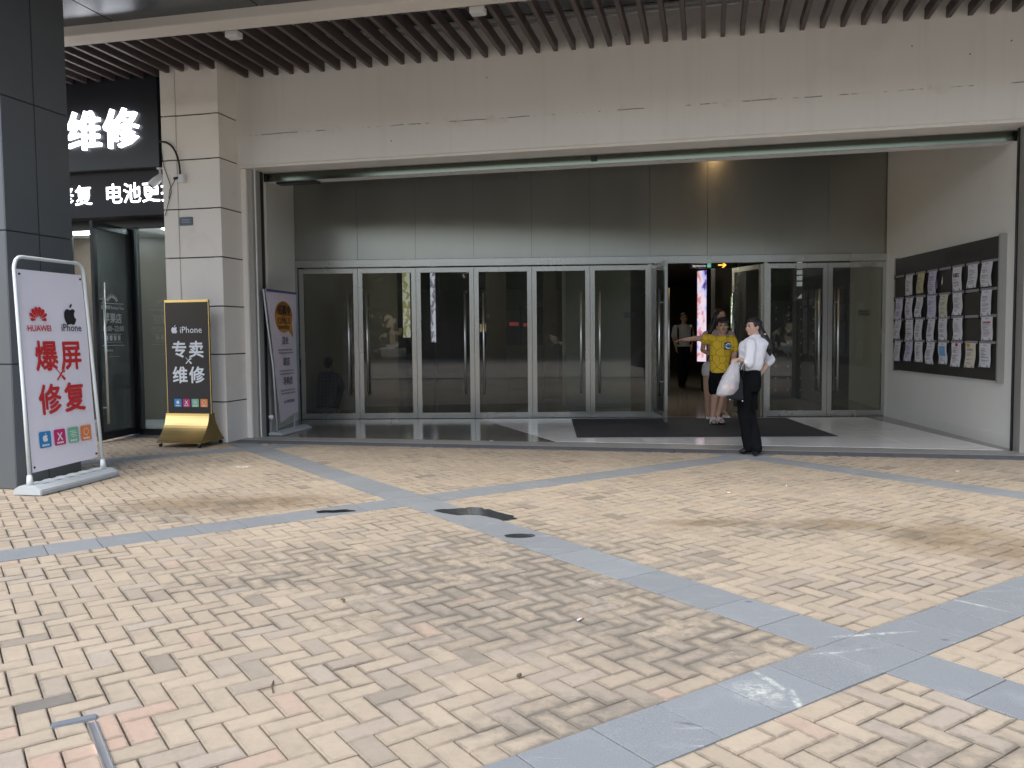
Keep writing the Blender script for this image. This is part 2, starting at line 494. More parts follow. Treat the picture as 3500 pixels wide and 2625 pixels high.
def lintel_material():
    """plaster face with the fine broken crack that runs along it"""
    m, t, out = _new('lintel_plaster')
    g = t.nodes.new('ShaderNodeTexCoord')
    sp = t.nodes.new('ShaderNodeSeparateXYZ')
    t.links.new(g.outputs['Object'], sp.inputs[0])
    f = _noise(t, 1.2, 5, 0.6)
    c = _mix(t, (0.735, 0.72, 0.685), (0.79, 0.775, 0.74), f)
    c = _mix(t, c, (0.62, 0.585, 0.53), _math(t, 'MULTIPLY', _ramp(t, _noise(t, 0.8, 5, 0.65), 0.5, 0.8), 0.45))
    stk = _ramp(t, _noise(t, 5.0, 5, 0.65, stretch=(1.6, 1.6, 0.07)), 0.5, 0.72)
    c = _mix(t, c, (0.47, 0.44, 0.40), _math(t, 'MULTIPLY', stk, 0.11))
    wob = _math(t, 'MULTIPLY', _math(t, 'SUBTRACT', _noise(t, 4.0, 3, 0.5), 0.5), 0.02)
    dz = _math(t, 'ABSOLUTE', _math(t, 'SUBTRACT', _math(t, 'ADD', sp.outputs[2], wob), 4.115))
    line = _ramp(t, dz, 0.009, 0.003)
    brk = _ramp(t, _noise(t, 1.9, 4, 0.7, stretch=(1, 1, 0.05)), 0.47, 0.55)
    c = _mix(t, c, (0.05, 0.045, 0.04), _math(t, 'MULTIPLY', line, _math(t, 'MULTIPLY', brk, 0.7)))
    halo = _math(t, 'MULTIPLY', _ramp(t, dz, 0.10, 0.0), _ramp(t, _noise(t, 3.0, 5, 0.7), 0.5, 0.75))
    c = _mix(t, c, (0.38, 0.33, 0.28), _math(t, 'MULTIPLY', halo, 0.4))
    v = t.nodes.new('ShaderNodeTexVoronoi')
    v.inputs['Scale'].default_value = 3.2
    t.links.new(g.outputs['Object'], v.inputs['Vector'])
    c = _mix(t, c, (0.08, 0.07, 0.06), _ramp(t, v.outputs['Distance'], 0.034, 0.02))
    _pbsdf(t, out, c, 0.75, 0.0, _bump(t, _noise(t, 14, 5, 0.6), 0.12, 0.006))


lintel_material()

# ------------------------------------------------------------------ helpers
class MB:
    """collects shapes in the local frame of the thing; build() links them as ONE mesh object"""

    def __init__(self):
        self.v, self.f = [], []

    def poly(self, pts):
        b = len(self.v)
        self.v += [tuple(p) for p in pts]
        self.f.append(tuple(range(b, b + len(pts))))
        return self

    def box(self, x0, x1, y0, y1, z0, z1):
        b = len(self.v)
        self.v += [(x0, y0, z0), (x1, y0, z0), (x1, y1, z0), (x0, y1, z0), (x0, y0, z1), (x1, y0, z1), (x1, y1, z1), (x0, y1, z1)]
        self.f += [tuple(b + i for i in q) for q in ((0, 3, 2, 1), (4, 5, 6, 7), (0, 1, 5, 4), (1, 2, 6, 5), (2, 3, 7, 6), (3, 0, 4, 7))]
        return self

    def prism(self, pts, vec):
        """polygon pts (3-D, any plane) pushed along vec"""
        b, n = len(self.v), len(pts)
        vec = Vector(vec)
        self.v += [tuple(p) for p in pts] + [tuple(Vector(p) + vec) for p in pts]
        self.f.append(tuple(b + i for i in range(n))[::-1])
        self.f.append(tuple(b + n + i for i in range(n)))
        for i in range(n):
            j = (i + 1) % n
            self.f.append((b + i, b + j, b + n + j, b + n + i))
        return self

    def tube(self, pts, r, n=10):
        pts = [Vector(p) for p in pts]
        rs = r if isinstance(r, (list, tuple)) else [r] * len(pts)
        rings = []
        prev = None
        for i, p in enumerate(pts):
            d = (pts[min(i + 1, len(pts) - 1)] - pts[max(i - 1, 0)]).normalized()
            if prev is None:
                a = d.orthogonal().normalized()
            else:
                a = (prev - d * prev.dot(d)).normalized()
            prev = a
            bb = d.cross(a)
            b = len(self.v)
            for k in range(n):
                t = 2 * math.pi * k / n
                self.v.append(tuple(p + (a * math.cos(t) + bb * math.sin(t)) * rs[i]))
            rings.append(b)
        for q in range(len(rings) - 1):
            for k in range(n):
                self.f.append((rings[q] + k, rings[q] + (k + 1) % n, rings[q + 1] + (k + 1) % n, rings[q + 1] + k))
        self.f.append(tuple(rings[0] + k for k in range(n))[::-1])
        self.f.append(tuple(rings[-1] + k for k in range(n)))
        return self

    def loft(self, rings, n=20):
        """rings: (centre, rx, ry, yaw) stacked ellipses"""
        bs = []
        for (c, rx, ry, yaw) in rings:
            bs.append(len(self.v))
            cs, sn = math.cos(yaw), math.sin(yaw)
            for k in range(n):
                t = 2 * math.pi * k / n
                x, y = rx * math.cos(t), ry * math.sin(t)
                self.v.append((c[0] + x * cs - y * sn, c[1] + x * sn + y * cs, c[2]))
        for q in range(len(bs) - 1):
            for k in range(n):
                self.f.append((bs[q] + k, bs[q] + (k + 1) % n, bs[q + 1] + (k + 1) % n, bs[q + 1] + k))
        self.f.append(tuple(bs[0] + k for k in range(n))[::-1])
        self.f.append(tuple(bs[-1] + k for k in range(n)))
        return self

    def ell(self, c, r, rot=None, nu=14, nv=9):
        b = len(self.v)
        c = Vector(c)
        r = (r, r, r) if isinstance(r, (int, float)) else r

        def P(u, v):
            p = Vector((r[0] * math.sin(v) * math.cos(u), r[1] * math.sin(v) * math.sin(u), r[2] * math.cos(v)))
            return tuple(c + (rot @ p if rot else p))
        self.v.append(P(0, 0))
        for j in range(1, nv):
            for i in range(nu):
                self.v.append(P(2 * math.pi * i / nu, math.pi * j / nv))
        self.v.append(P(0, math.pi))
        last = len(self.v) - 1
        for i in range(nu):
            k = (i + 1) % nu
            self.f.append((b, b + 1 + i, b + 1 + k))
            for j in range(nv - 2):
                self.f.append((b + 1 + j * nu + i, b + 1 + (j + 1) * nu + i, b + 1 + (j + 1) * nu + k, b + 1 + j * nu + k))
            self.f.append((last, b + 1 + (nv - 2) * nu + k, b + 1 + (nv - 2) * nu + i))
        return self

    def cap(self, p0, p1, r0, r1):
        """limb: tapered round-ended capsule"""
        self.tube([p0, p1], [r0, r1], 12)
        self.ell(p0, r0, None, 12, 8)
        self.ell(p1, r1, None, 12, 8)
        return self

    def mesh(self, name):
        me = bpy.data.meshes.new(name)
        me.from_pydata(self.v, [], self.f)
        me.validate()
        me.update()
        return me

    def build(self, name, material, parent=None, bev=0.0, smooth=False, seg=2):
        me = self.mesh(name)
        bm = bmesh.new()
        bm.from_mesh(me)
        bmesh.ops.recalc_face_normals(bm, faces=bm.faces)
        if bev:
            es = [e for e in bm.edges if len(e.link_faces) == 2 and e.calc_face_angle(0) > 0.5]
            bmesh.ops.bevel(bm, geom=es, offset=bev, segments=seg, affect='EDGES', clamp_overlap=True)
        bm.to_mesh(me)
        bm.free()
        me.materials.append(MATS[material])
        if smooth:
            for p in me.polygons:
                p.use_smooth = True
        return link(name, me, parent)


def link(name, data, parent=None):
    o = bpy.data.objects.new(name, data)
    COL.objects.link(o)
    if parent is not None:
        o.parent = parent
    return o


def tag(o, label, cat, group=None, kind=None):
    if label:
        o['label'] = label
    if cat:
        o['category'] = cat
    if group:
        o['group'] = group
    if kind:
        o['kind'] = kind
    return o


def thing(name, label, cat, loc=(0, 0, 0), rz=0.0, group=None, rx=0.0):
    o = link(name, None)
    o.location = loc
    o.rotation_euler = (rx, 0, rz)
    o.empty_display_size = 0.2
    return tag(o, label, cat, group)


def struct(o):
    o['kind'] = 'structure'
    return o


def box(name, material, parent, x0, x1, y0, y1, z0, z1, bev=0.0):
    return MB().box(x0, x1, y0, y1, z0, z1).build(name, material, parent, bev)


def text_mesh(s, h, bold=0.0, align='CENTER'):
    """letters h metres tall as a flat mesh in the local x/z plane, facing -y; bold strokes by shifted copies"""
    c = bpy.data.curves.new('t', 'FONT')
    c.body = s
    c.size = h
    c.align_x = align
    c.resolution_u = 2
    o = bpy.data.objects.new('t', c)
    COL.objects.link(o)
    dg = bpy.context.evaluated_depsgraph_get()
    src = bpy.data.meshes.new_from_object(o.evaluated_get(dg))
    bpy.data.objects.remove(o)
    bpy.data.curves.remove(c)
    vs = [(v.co.x, v.co.y) for v in src.vertices]
    fs = [tuple(p.vertices) for p in src.polygons]
    bpy.data.meshes.remove(src)
    offs = [(0.0, 0.0)]
    if bold:
        offs += [(bold * h * math.cos(k * math.pi / 4), bold * h * math.sin(k * math.pi / 4)) for k in range(8)]
    V, F = [], []
    for k, (dx, dz) in enumerate(offs):
        b = len(V)
        V += [(x + dx, -0.00012 * k, z + dz) for x, z in vs]
        F += [tuple(b + i for i in f) for f in fs]
    me = bpy.data.meshes.new('lettering')
    me.from_pydata(V, [], F)
    me.update()
    return me


def text(s, material, parent, x, y, z, h, bold=0.0, align='CENTER', sx=1.0, depth=0.0, name='lettering', shear=0.0):
    me = text_mesh(s, h, bold, align)
    for v in me.vertices:
        v.co.x = v.co.x * sx + shear * v.co.z
    me.materials.clear()
    me.materials.append(MATS[material])
    if depth:
        bm = bmesh.new()
        bm.from_mesh(me)
        g = bmesh.ops.extrude_face_region(bm, geom=bm.faces[:])
        for e in g['geom']:
            if isinstance(e, bmesh.types.BMVert):
                e.co.y += depth
        bmesh.ops.recalc_face_normals(bm, faces=bm.faces)
        bm.to_mesh(me)
        bm.free()
    o = link(name, me, parent)
    o.location = (x, y, z)
    return o


def flat(pts2, y, x0=0.0, z0=0.0, s=1.0):
    return [(x0 + px * s, y, z0 + pz * s) for px, pz in pts2]


# frames of the place: the facade stands at 13 degrees, the door row at 2 degrees
FA_LOC, FA_RZ = (1.03, 10.511, 0.0), R(-13)
DO_LOC, DO_RZ = (1.25, 14.044, 0.0), R(-2)


def fa(s, d, z=0.0):
    return Vector((FA_LOC[0] + s * math.cos(FA_RZ) - d * math.sin(FA_RZ), FA_LOC[1] + s * math.sin(FA_RZ) + d * math.cos(FA_RZ), z))


def fa_inv(p):
    dx, dy = p[0] - FA_LOC[0], p[1] - FA_LOC[1]
    c, s = math.cos(FA_RZ), math.sin(FA_RZ)
    return dx * c + dy * s, -dx * s + dy * c


def do(s, d, z=0.0):
    return Vector((DO_LOC[0] + s * math.cos(DO_RZ) - d * math.sin(DO_RZ), DO_LOC[1] + s * math.sin(DO_RZ) + d * math.cos(DO_RZ), z))


# ------------------------------------------------------------------ ground and paving
g = MB().poly([(-120, -120, -0.02), (120, -120, -0.02), (120, 60, -0.02), (-120, 60, -0.02)]).build('ground', 'joint_sand')
struct(g)
far = MB()
for (x0, x1, y0, y1) in ((-120, 120, -120, 0.6), (-120, -9.5, 0.6, 10.0), (10.5, 120, 0.6, 8.0)):
    far.poly([(x0, y0, -0.006), (x1, y0, -0.006), (x1, y1, -0.006), (x0, y1, -0.006)])
struct(far.build('plaza_far_paving', 'ground_far'))
struct(MB().poly([(-120, -60, -0.002), (120, -60, -0.002), (120, -20, -0.002), (-120, -20, -0.002)]).build('unseen_road', 'asphalt'))  # out of view, added to darken the far plaza in reflections
plaza = link('plaza_pavement', None)
struct(plaza)

MOD = 0.1025            # half a paver, joint included
JO = 0.0028             # half a joint
BAND = 0.33
P_BANDS = [-5.26 + 4.22 * i for i in range(6)]      # bands running along E2, placed by their E1 coordinate
Q_BANDS = [-10.73 + 4.235 * i for i in range(4)]    # bands running along E1, placed by their E2 coordinate


def pq(p, q, z=0.0):
    v = E1 * p + E2 * q
    return Vector((v.x, v.y, z))


def in_view(c):
    d = c - CAMLOC
    zc = d.dot(fw)
    if zc < 0.3:
        return None
    u, v = d.dot(rt) / zc, d.dot(up) / zc
    return (abs(u) < 0.625 and abs(v) < 0.475), zc


def keep(c, front=-0.40):
    s, d = fa_inv(c)
    if s < -5.05:
        front = -0.06
    return d < front and c.y > 1.5 and -8.5 < c.x < 9.5


def chamfer_piece(p0, p1, q0, q1, z, tilt, ch):
    """one paver: chamfered top and sides, corners in world space"""
    pts = []
    for (inset, dz) in ((0, -0.02), (0, -ch), (ch, 0)):
        for (a, b) in ((p0 + inset, q0 + inset), (p1 - inset, q0 + inset), (p1 - inset, q1 - inset), (p0 + inset, q1 - inset)):
            w_ = pq(a, b, z + dz + tilt[0] * (a - (p0 + p1) / 2) + tilt[1] * (b - (q0 + q1) / 2))
            pts.append(w_)
    # winding so that the top looks up
    f = [(8, 11, 10, 9)]
    for r in (0, 4):
        for k in range(4):
            j = (k + 1) % 4
            f.append((r + k, r + 4 + k, r + 4 + j, r + j))
    return pts, f


def paver_tint(c, rng):
    base = Vector((0.405, 0.338, 0.25))
    n1 = noise.noise(Vector((c.x * 0.9, c.y * 0.9, 3.1)))
    n2 = noise.noise(Vector((c.x * 0.45, c.y * 0.45, 9.7)))
    k = 1.0 + 0.10 * n1 + rng.uniform(-0.07, 0.07)
    col = base * k
    u = rng.random()
    # the middle bay is the dirtiest one
    dirty = max(0.0, 1.0 - ((c.x - 0.1) / 1.7) ** 2 - ((c.y - 4.3) / 1.8) ** 2) + 0.25 * max(0, n2)
    if u < 0.02 + 0.13 * dirty:
        col = Vector((0.29, 0.25, 0.195)) * rng.uniform(0.85, 1.15)
    elif u < 0.08 + 0.4 * dirty:
        col = Vector((0.36, 0.305, 0.24)) * rng.uniform(0.92, 1.06)
    elif u > 0.985:
        col = Vector((0.43, 0.33, 0.25))
    elif u > 0.93:
        col = Vector((0.385, 0.33, 0.265))
    if (c - Vector((-1.6, 2.95, 0))).length < 0.32 and rng.random() < 0.7:
        col = Vector((0.45, 0.33, 0.25))
    if (c - Vector((-1.75, 3.2, 0))).length < 0.08:
        col = Vector((0.17, 0.16, 0.14))
    return col


def edge_attrs(me, pieces):
    """position inside each piece and its half size, so that grime can gather along the joints"""
    la = me.attributes.new('loc', 'FLOAT_VECTOR', 'POINT')
    hf = me.attributes.new('half', 'FLOAT_VECTOR', 'POINT')
    i = 0
    for (c, pts) in pieces:
        L_ = [((p - c).dot(E1), (p - c).dot(E2)) for p in pts]
        hp, hq = max(abs(a) for a, _ in L_), max(abs(b) for _, b in L_)
        for (a, b) in L_:
            la.data[i].vector = (a, b, 0)
            hf.data[i].vector = (hp, hq, 0)
            i += 1


def emit_pieces(items, name, material, parent, most=None):
    """items: (centre, pts, faces, colour, dist, seen). the nearest in view become objects, the rest one mesh"""
    order = sorted(range(len(items)), key=lambda i: (not items[i][5], items[i][4]))
    single = set(order[:most] if most else [i for i in order if items[i][5]])
    rest_v, rest_f, rest_c, rest_p = [], [], [], []
    for i, (c, pts, f, col, dist, seen) in enumerate(items):
        if i in single:
            me = bpy.data.meshes.new(name)
            me.from_pydata([tuple(p - c) for p in pts], [], f)
            at = me.color_attributes.new('tint', 'FLOAT_COLOR', 'POINT')
            for d in at.data:
                d.color = (*col, 1)
            edge_attrs(me, [(c, pts)])
            me.materials.append(MATS[material])
            o = link(name, me, parent)
            o.location = c
        else:
            b = len(rest_v)
            rest_v += [tuple(p) for p in pts]
            rest_f += [tuple(b + k for k in q) for q in f]
            rest_c += [tuple(col)] * len(pts)
            rest_p.append((c, pts))
    if rest_v:
        me = bpy.data.meshes.new(name + 's_beyond')
        me.from_pydata(rest_v, [], rest_f)
        at = me.color_attributes.new('tint', 'FLOAT_COLOR', 'POINT')
        for d, c in zip(at.data, rest_c):
            d.color = (*c, 1)
        edge_attrs(me, rest_p)
        me.materials.append(MATS[material])
        o = link(name + 's_beyond', me, parent)
        o['kind'] = 'stuff'


rng = random.Random(11)
items = []
cells_p = [(P_BANDS[i] + BAND, P_BANDS[i + 1]) for i in range(5)]
cells_q = [(Q_BANDS[0] - 3.905, Q_BANDS[0])] + [(Q_BANDS[i] + BAND, Q_BANDS[i + 1]) for i in range(3)]
for (pa, pb) in cells_p:
    for (qa, qb) in cells_q:
        mp, mq = (pb - pa) / 38.0, (qb - qa) / 38.0
        off = rng.randrange(4)
        for i in range(-2, 39):
            for j in range(-2, 39):
                k = (i - j + off) % 4
                if k == 0:
                    a0, a1, b0, b1 = i, i + 2, j, j + 1
                elif k == 3:
                    a0, a1, b0, b1 = i, i + 1, j, j + 2
                else:
                    continue
                a0, a1, b0, b1 = max(a0, 0), min(a1, 38), max(b0, 0), min(b1, 38)
                if a1 - a0 < 1 or b1 - b0 < 1:
                    continue
                p0, p1, q0, q1 = pa + a0 * mp + JO, pa + a1 * mp - JO, qa + b0 * mq + JO, qa + b1 * mq - JO
                jt = rng.uniform(-0.0008, 0.0008)
                c = pq((p0 + p1) / 2, (q0 + q1) / 2, 0)
                if not keep(c):
                    continue
                z = rng.uniform(-0.0022, 0.0012)
                pts, f = chamfer_piece(p0 + jt, p1 + jt, q0, q1, z, (rng.uniform(-0.018, 0.018), rng.uniform(-0.018, 0.018)), 0.004)
                v = in_view(c)
                items.append((c, pts, f, paver_tint(c, rng), (c - CAMLOC).length, bool(v and v[0])))
emit_pieces(items, 'paver', 'paver', plaza, 300)

slabs = []


def add_slab(p0, p1, q0, q1):
    c = pq((p0 + p1) / 2, (q0 + q1) / 2, 0)
    if not keep(c, -0.33):
        return
    k = rng.uniform(0.88, 1.1)
    col = Vector((0.217, 0.235, 0.244)) * k
    pts, f = chamfer_piece(p0 + 0.0033, p1 - 0.0033, q0 + 0.0033, q1 - 0.0033, rng.uniform(-0.001, 0.002), (rng.uniform(-0.003, 0.003), rng.uniform(-0.003, 0.003)), 0.002)
    v = in_view(c)
    slabs.append((c, pts, f, col, (c - CAMLOC).length, bool(v and v[0])))


for qb in Q_BANDS:                                   # along E1
    for i in range(5):
        a, b = P_BANDS[i], P_BANDS[i + 1]
        n = 12
        for k in range(n):
            add_slab(a + BAND + (b - a - BAND) * k / n, a + BAND + (b - a - BAND) * (k + 1) / n, qb, qb + BAND)
for pb in P_BANDS:                                   # along E2, crossings included
    for i in range(-1, 3):
        a, b = Q_BANDS[0] + 4.235 * i, Q_BANDS[0] + 4.235 * (i + 1)
        add_slab(pb, pb + BAND, a, a + BAND)
        n = 12
        for k in range(n):
            add_slab(pb, pb + BAND, a + BAND + (b - a - BAND) * k / n, a + BAND + (b - a - BAND) * (k + 1) / n)
emit_pieces(slabs, 'granite_slab', 'granite_band', plaza)

# kerb-flush border along the facade: dark strip, then pale granite strip, then the polished porch
border = []


def strip_piece(s0, s1, d0, d1, z, col):
    pts = []
    for (inset, dz) in ((0, -0.02), (0, -0.0015), (0.0015, 0)):
        for (a, b) in ((s0 + inset, d0 + inset), (s1 - inset, d0 + inset), (s1 - inset, d1 - inset), (s0 + inset, d1 - inset)):
            pts.append(fa(a, b, z + dz))
    f = [(8, 9, 10, 11)] + [(r + k, r + (k + 1) % 4, r + 4 + (k + 1) % 4, r + 4 + k) for r in (0, 4) for k in range(4)]
    c = fa((s0 + s1) / 2, (d0 + d1) / 2)
    v = in_view(c)
    return (c, pts, f, Vector(col) * rng.uniform(0.8, 1.2), (c - CAMLOC).length, bool(v and v[0]))


s = -5.0
while s < 7.5:
    border.append(strip_piece(s, s + 0.596, -0.47, -0.152, 0.004, (0.105, 0.112, 0.125)))
    s += 0.6
s = -8.2
while s < -5.0:
    border.append(strip_piece(s, s + 0.596, -0.12, 0.19, 0.004, (0.16, 0.17, 0.185)))
    s += 0.6
emit_pieces(border, 'border_slab', 'granite_dark', plaza)

porch = MB()
porch.prism([fa(-4.95, -0.148, -0.02), fa(7.5, -0.148, -0.02), fa(7.5, 0.22, -0.02), fa(-4.95, 0.22, -0.02)], (0, 0, 0.027))
struct(porch.build('threshold_strip', 'threshold_granite'))
pf = MB()
pf.poly([fa(-4.9, 0.222, 0.004), fa(5.2, 0.222, 0.004), do(5.3, 0.03, 0.004), do(-5.2, 0.03, 0.004)])
pf = struct(pf.build('porch_floor', 'porch_granite'))
# white tiles: the long triangle that opens from the threshold to the door row
tri = [(-0.52, 13.96), (0.56, 10.93), (5.70, 9.74), (5.72, 13.60)]


def clip_poly(poly, a, b, c_):
    """keep the side a*x+b*y<=c_"""
    out = []
    for i in range(len(poly)):
        p, q = poly[i], poly[(i + 1) % len(poly)]
        dp, dq = a * p[0] + b * p[1] - c_, a * q[0] + b * q[1] - c_
        if dp <= 0:
            out.append(p)
        if dp * dq < 0:
            t = dp / (dp - dq)
            out.append((p[0] + (q[0] - p[0]) * t, p[1] + (q[1] - p[1]) * t))
    return out


tx, ty = Vector((math.cos(DO_RZ), math.sin(DO_RZ))), Vector((-math.sin(DO_RZ), math.cos(DO_RZ)))
for i in range(-2, 9):
    for j in range(-1, 7):
        x0, y0 = -0.3 + i * 0.8, 9.45 + j * 0.8
        poly = list(tri)
        for (a, b, c_) in ((-tx.x, -tx.y, -(x0 + 0.0015)), (tx.x, tx.y, x0 + 0.8 - 0.0015), (-ty.x, -ty.y, -(y0 + 0.0015)), (ty.x, ty.y, y0 + 0.8 - 0.0015)):
            poly = clip_poly(poly, a, b, c_) if poly else poly
        if len(poly) < 3:
            continue
        MB().prism([(x, y, 0.0) for x, y in poly], (0, 0, 0.0068)).build('floor_tile', 'porch_white_tile', pf)

# dark wet patches on the band of slabs
for (nm, lab, cx, cy, pts) in (
    ('puddle', None, -0.30, 6.50, [(-0.36, 0.20), (-0.12, 0.245), (0.02, 0.30), (0.12, 0.17), (0.27, -0.02), (0.33, -0.17), (0.24, -0.22), (0.16, -0.13), (0.05, -0.02), (-0.05, 0.02), (-0.12, -0.02), (-0.2, 0.04), (-0.28, 0.10)]),
    ('puddle', None, 0.04, 5.80, [(-0.11, 0.0), (-0.07, 0.05), (0.02, 0.062), (0.1, 0.03), (0.12, -0.01), (0.06, -0.05), (-0.03, -0.055), (-0.09, -0.035)]),
    ('puddle', None, -1.42, 6.68, [(-0.16, -0.01), (-0.12, 0.04), (-0.05, 0.03), (0.05, 0.06), (0.15, 0.035), (0.16, 0.0), (0.06, -0.03), (0.0, -0.05), (-0.08, -0.04), (-0.12, -0.06)]),
):
    # ragged outline
    rim = []
    for i in range(len(pts)):
        a, b = Vector(pts[i]), Vector(pts[(i + 1) % len(pts)])
        for f_ in (0.2, 0.4, 0.6, 0.8):
            q_ = a.lerp(b, f_)
            nz = noise.noise(Vector((cx + q_.x, cy + q_.y, 1.0)) * 17) + 0.6 * noise.noise(Vector((cx + q_.x, cy + q_.y, 4.0)) * 45)
            rim.append(q_ * (1 + 0.12 * nz) + Vector((0.016 * nz, 0.012 * nz)))
    o = MB().poly([(cx + p.x, cy + p.y, 0.0052) for p in rim]).build(nm, 'puddle_water')
    struct(o)

# ------------------------------------------------------------------ mall facade (frame at 13 degrees)
fac = thing('mall_facade', 'cream plastered mall facade with a long lintel over the wide recessed entrance', 'facade', FA_LOC, FA_RZ)
MB().box(-4.93, 8.0, 0.0, 0.45, 3.69, 5.36).build('lintel_wall', 'lintel_plaster', fac, 0.035, seg=3)
box('lintel_soffit', 'white_paint', fac, -4.70, 5.6, 0.452, 0.70, 3.575, 3.72)
box('shutter_rail', 'mirror_steel', fac, -4.70, 5.6, 0.432, 0.450, 3.570, 3.684)
box('sensor_box', 'black_frame', fac, -0.09, -0.01, 0.425, 0.431, 3.60, 3.665, 0.002)
box('soffit_sign_box', 'black_frame', fac, -4.55, -3.95, 0.50, 0.66, 3.545, 3.574)
box('jamb_wall', 'cream_pier', fac, -4.84, -4.765, 0.05, 0.60, 0.0, 3.688, 0.004)
box('shutter_guide', 'guide_grey', fac, -4.762, -4.69, 0.09, 0.40, 0.0, 3.688, 0.004)
box('shutter_guide', 'black_frame', fac, -4.688, -4.676, 0.30, 0.36, 0.0, 3.688)
box('shutter_guide', 'black_frame', fac, 4.808, 4.82, 0.30, 0.36, 0.0, 3.688)
box('shutter_guide', 'guide_grey', fac, 4.822, 4.93, 0.09, 0.40, 0.0, 3.688, 0.004)
box('jamb_wall', 'cream_pier', fac, 4.934, 8.0, 0.03, 0.60, 0.0, 3.688)
lk = MB().tube([(4.93, 0.05, 0.30), (4.87, 0.05, 0.30)], 0.014, 10).tube([(4.94, 0.05, 0.24), (4.94, 0.05, 0.36)], 0.02, 10)
lk.build('lock_bolt', 'handle_steel', fac)
pc = MB().box(-5.66, -4.86, -0.42, 0.60, 0.0, 5.34).build('pier_core', 'joint_brown', fac)
ZJ = [0.0, 0.543, 1.176, 1.812, 2.459, 3.10, 3.744, 4.32, 5.34]
for i in range(8):
    z0, z1 = ZJ[i] + (0.0085 if i else 0), ZJ[i + 1] - 0.0085
    MB().box(-5.69, -5.475, -0.445, 0.55, z0, z1).build('pier_panel', 'cream_pier', fac, 0.003)
    MB().box(-5.473, -4.965, -0.432, 0.0, z0, z1).build('pier_panel', 'cream_pier', fac, 0.003)
    MB().box(-4.963, -4.842, -0.447, 0.55, z0, z1).build('pier_panel', 'cream_pier', fac, 0.003)

# ------------------------------------------------------------------ slatted canopy in front of the lintel
can = thing('slatted_canopy', 'dark canopy of brown wooden slats behind a pale beam above the entrance', 'canopy', FA_LOC, FA_RZ)
MB().box(-10.0, 8.5, -2.00, -1.70, 4.85, 5.30).build('edge_beam', 'cream_plaster', can, 0.008)
box('roof_plate', 'canopy_void', can, -10.0, 8.5, -1.70, 20.0, 5.37, 5.50)  # dark plate over the slats, extended back unseen to block sky from the lobby
slat0 = None
for i in range(78):
    s0 = -9.1 + i * 0.2215
    end = -0.003
    if s0 < -5.72:
        end = -0.36
    elif s0 < -4.80:
        end = -0.455
    me_key = 'slat_%.3f' % end
    me = bpy.data.meshes.get(me_key)
    if me is None:
        o = MB().box(-0.026, 0.026, -1.697, end, 4.872, 5.0).build('slat', 'slat_wood', can, 0.003)
        o.data.name = me_key
    else:
        o = link('slat', me, can)
    o.location = (s0, 0, random.uniform(-0.004, 0.004))
for dd in (-1.25, -0.62):
    box('cross_rail', 'galvanised', can, -9.5, 8.3, dd, dd + 0.045, 5.03, 5.06)
box('cable_tray', 'pillar_metal', can, -1.0, 8.3, -0.95, -0.55, 5.15, 5.22)
for (sx, dx) in ((-1.02, -1.60), (-3.9, -1.60)):
    fl = MB().box(sx - 0.08, sx + 0.08, dx - 0.06, dx + 0.06, 4.80, 4.868).build('spot_lamp', 'white_plastic', can, 0.006)
    box('diffuser', 'frost', fl, sx - 0.06, sx + 0.06, dx - 0.045, dx + 0.045, 4.795, 4.799)
sfa = -3.35 - 1.8 * 4
k = 0
while sfa < 8.0:
    MB().box(sfa + 0.006, sfa + 1.794, -4.9, -2.004, 4.955, 5.0).build('soffit_panel', 'soffit_metal', can, 0.003)
    sfa += 1.8
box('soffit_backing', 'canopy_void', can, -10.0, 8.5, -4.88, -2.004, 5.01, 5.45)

# ------------------------------------------------------------------ clad pillar at the left edge
ps, pd = fa_inv((-4.62, 7.80))
pil = thing('clad_pillar', 'tall square pillar clad in dark grey metal panels beside the white banner', 'pillar', FA_LOC, FA_RZ)
box('pillar_core', 'joint_brown', pil, ps - 0.99, ps - 0.012, pd + 0.012, pd + 0.82, 0.0, 4.95)
zs = [0.0, 1.17, 2.40, 3.625, 4.953]
for i in range(4):
    z0, z1 = zs[i] + 0.006, zs[i + 1] - 0.006
    for (a, b) in ((0.0, 0.392), (0.404, 0.832)):
        MB().box(ps - 0.010, ps, pd + a, pd + b, z0, z1).build('metal_panel', 'pillar_metal', pil, 0.002)
    for (a, b) in ((-1.0, -0.506), (-0.494, -0.011)):
        MB().box(ps + a, ps + b, pd, pd + 0.010, z0, z1).build('metal_panel', 'pillar_metal', pil, 0.002)

# ------------------------------------------------------------------ recess: side walls, ceiling


def wall_between(name, label, a, b, thick, h, material):
    """upright wall from ground point a to b, thickness to its left"""
    a, b = Vector(a), Vector(b)
    d = (b - a).normalized()
    n = Vector((-d.y, d.x, 0)) * thick
    t = thing(name, label, 'wall')
    MB().prism([a, b, b + n, a + n], (0, 0, h)).build('wall_face', material, t)
    return t, d


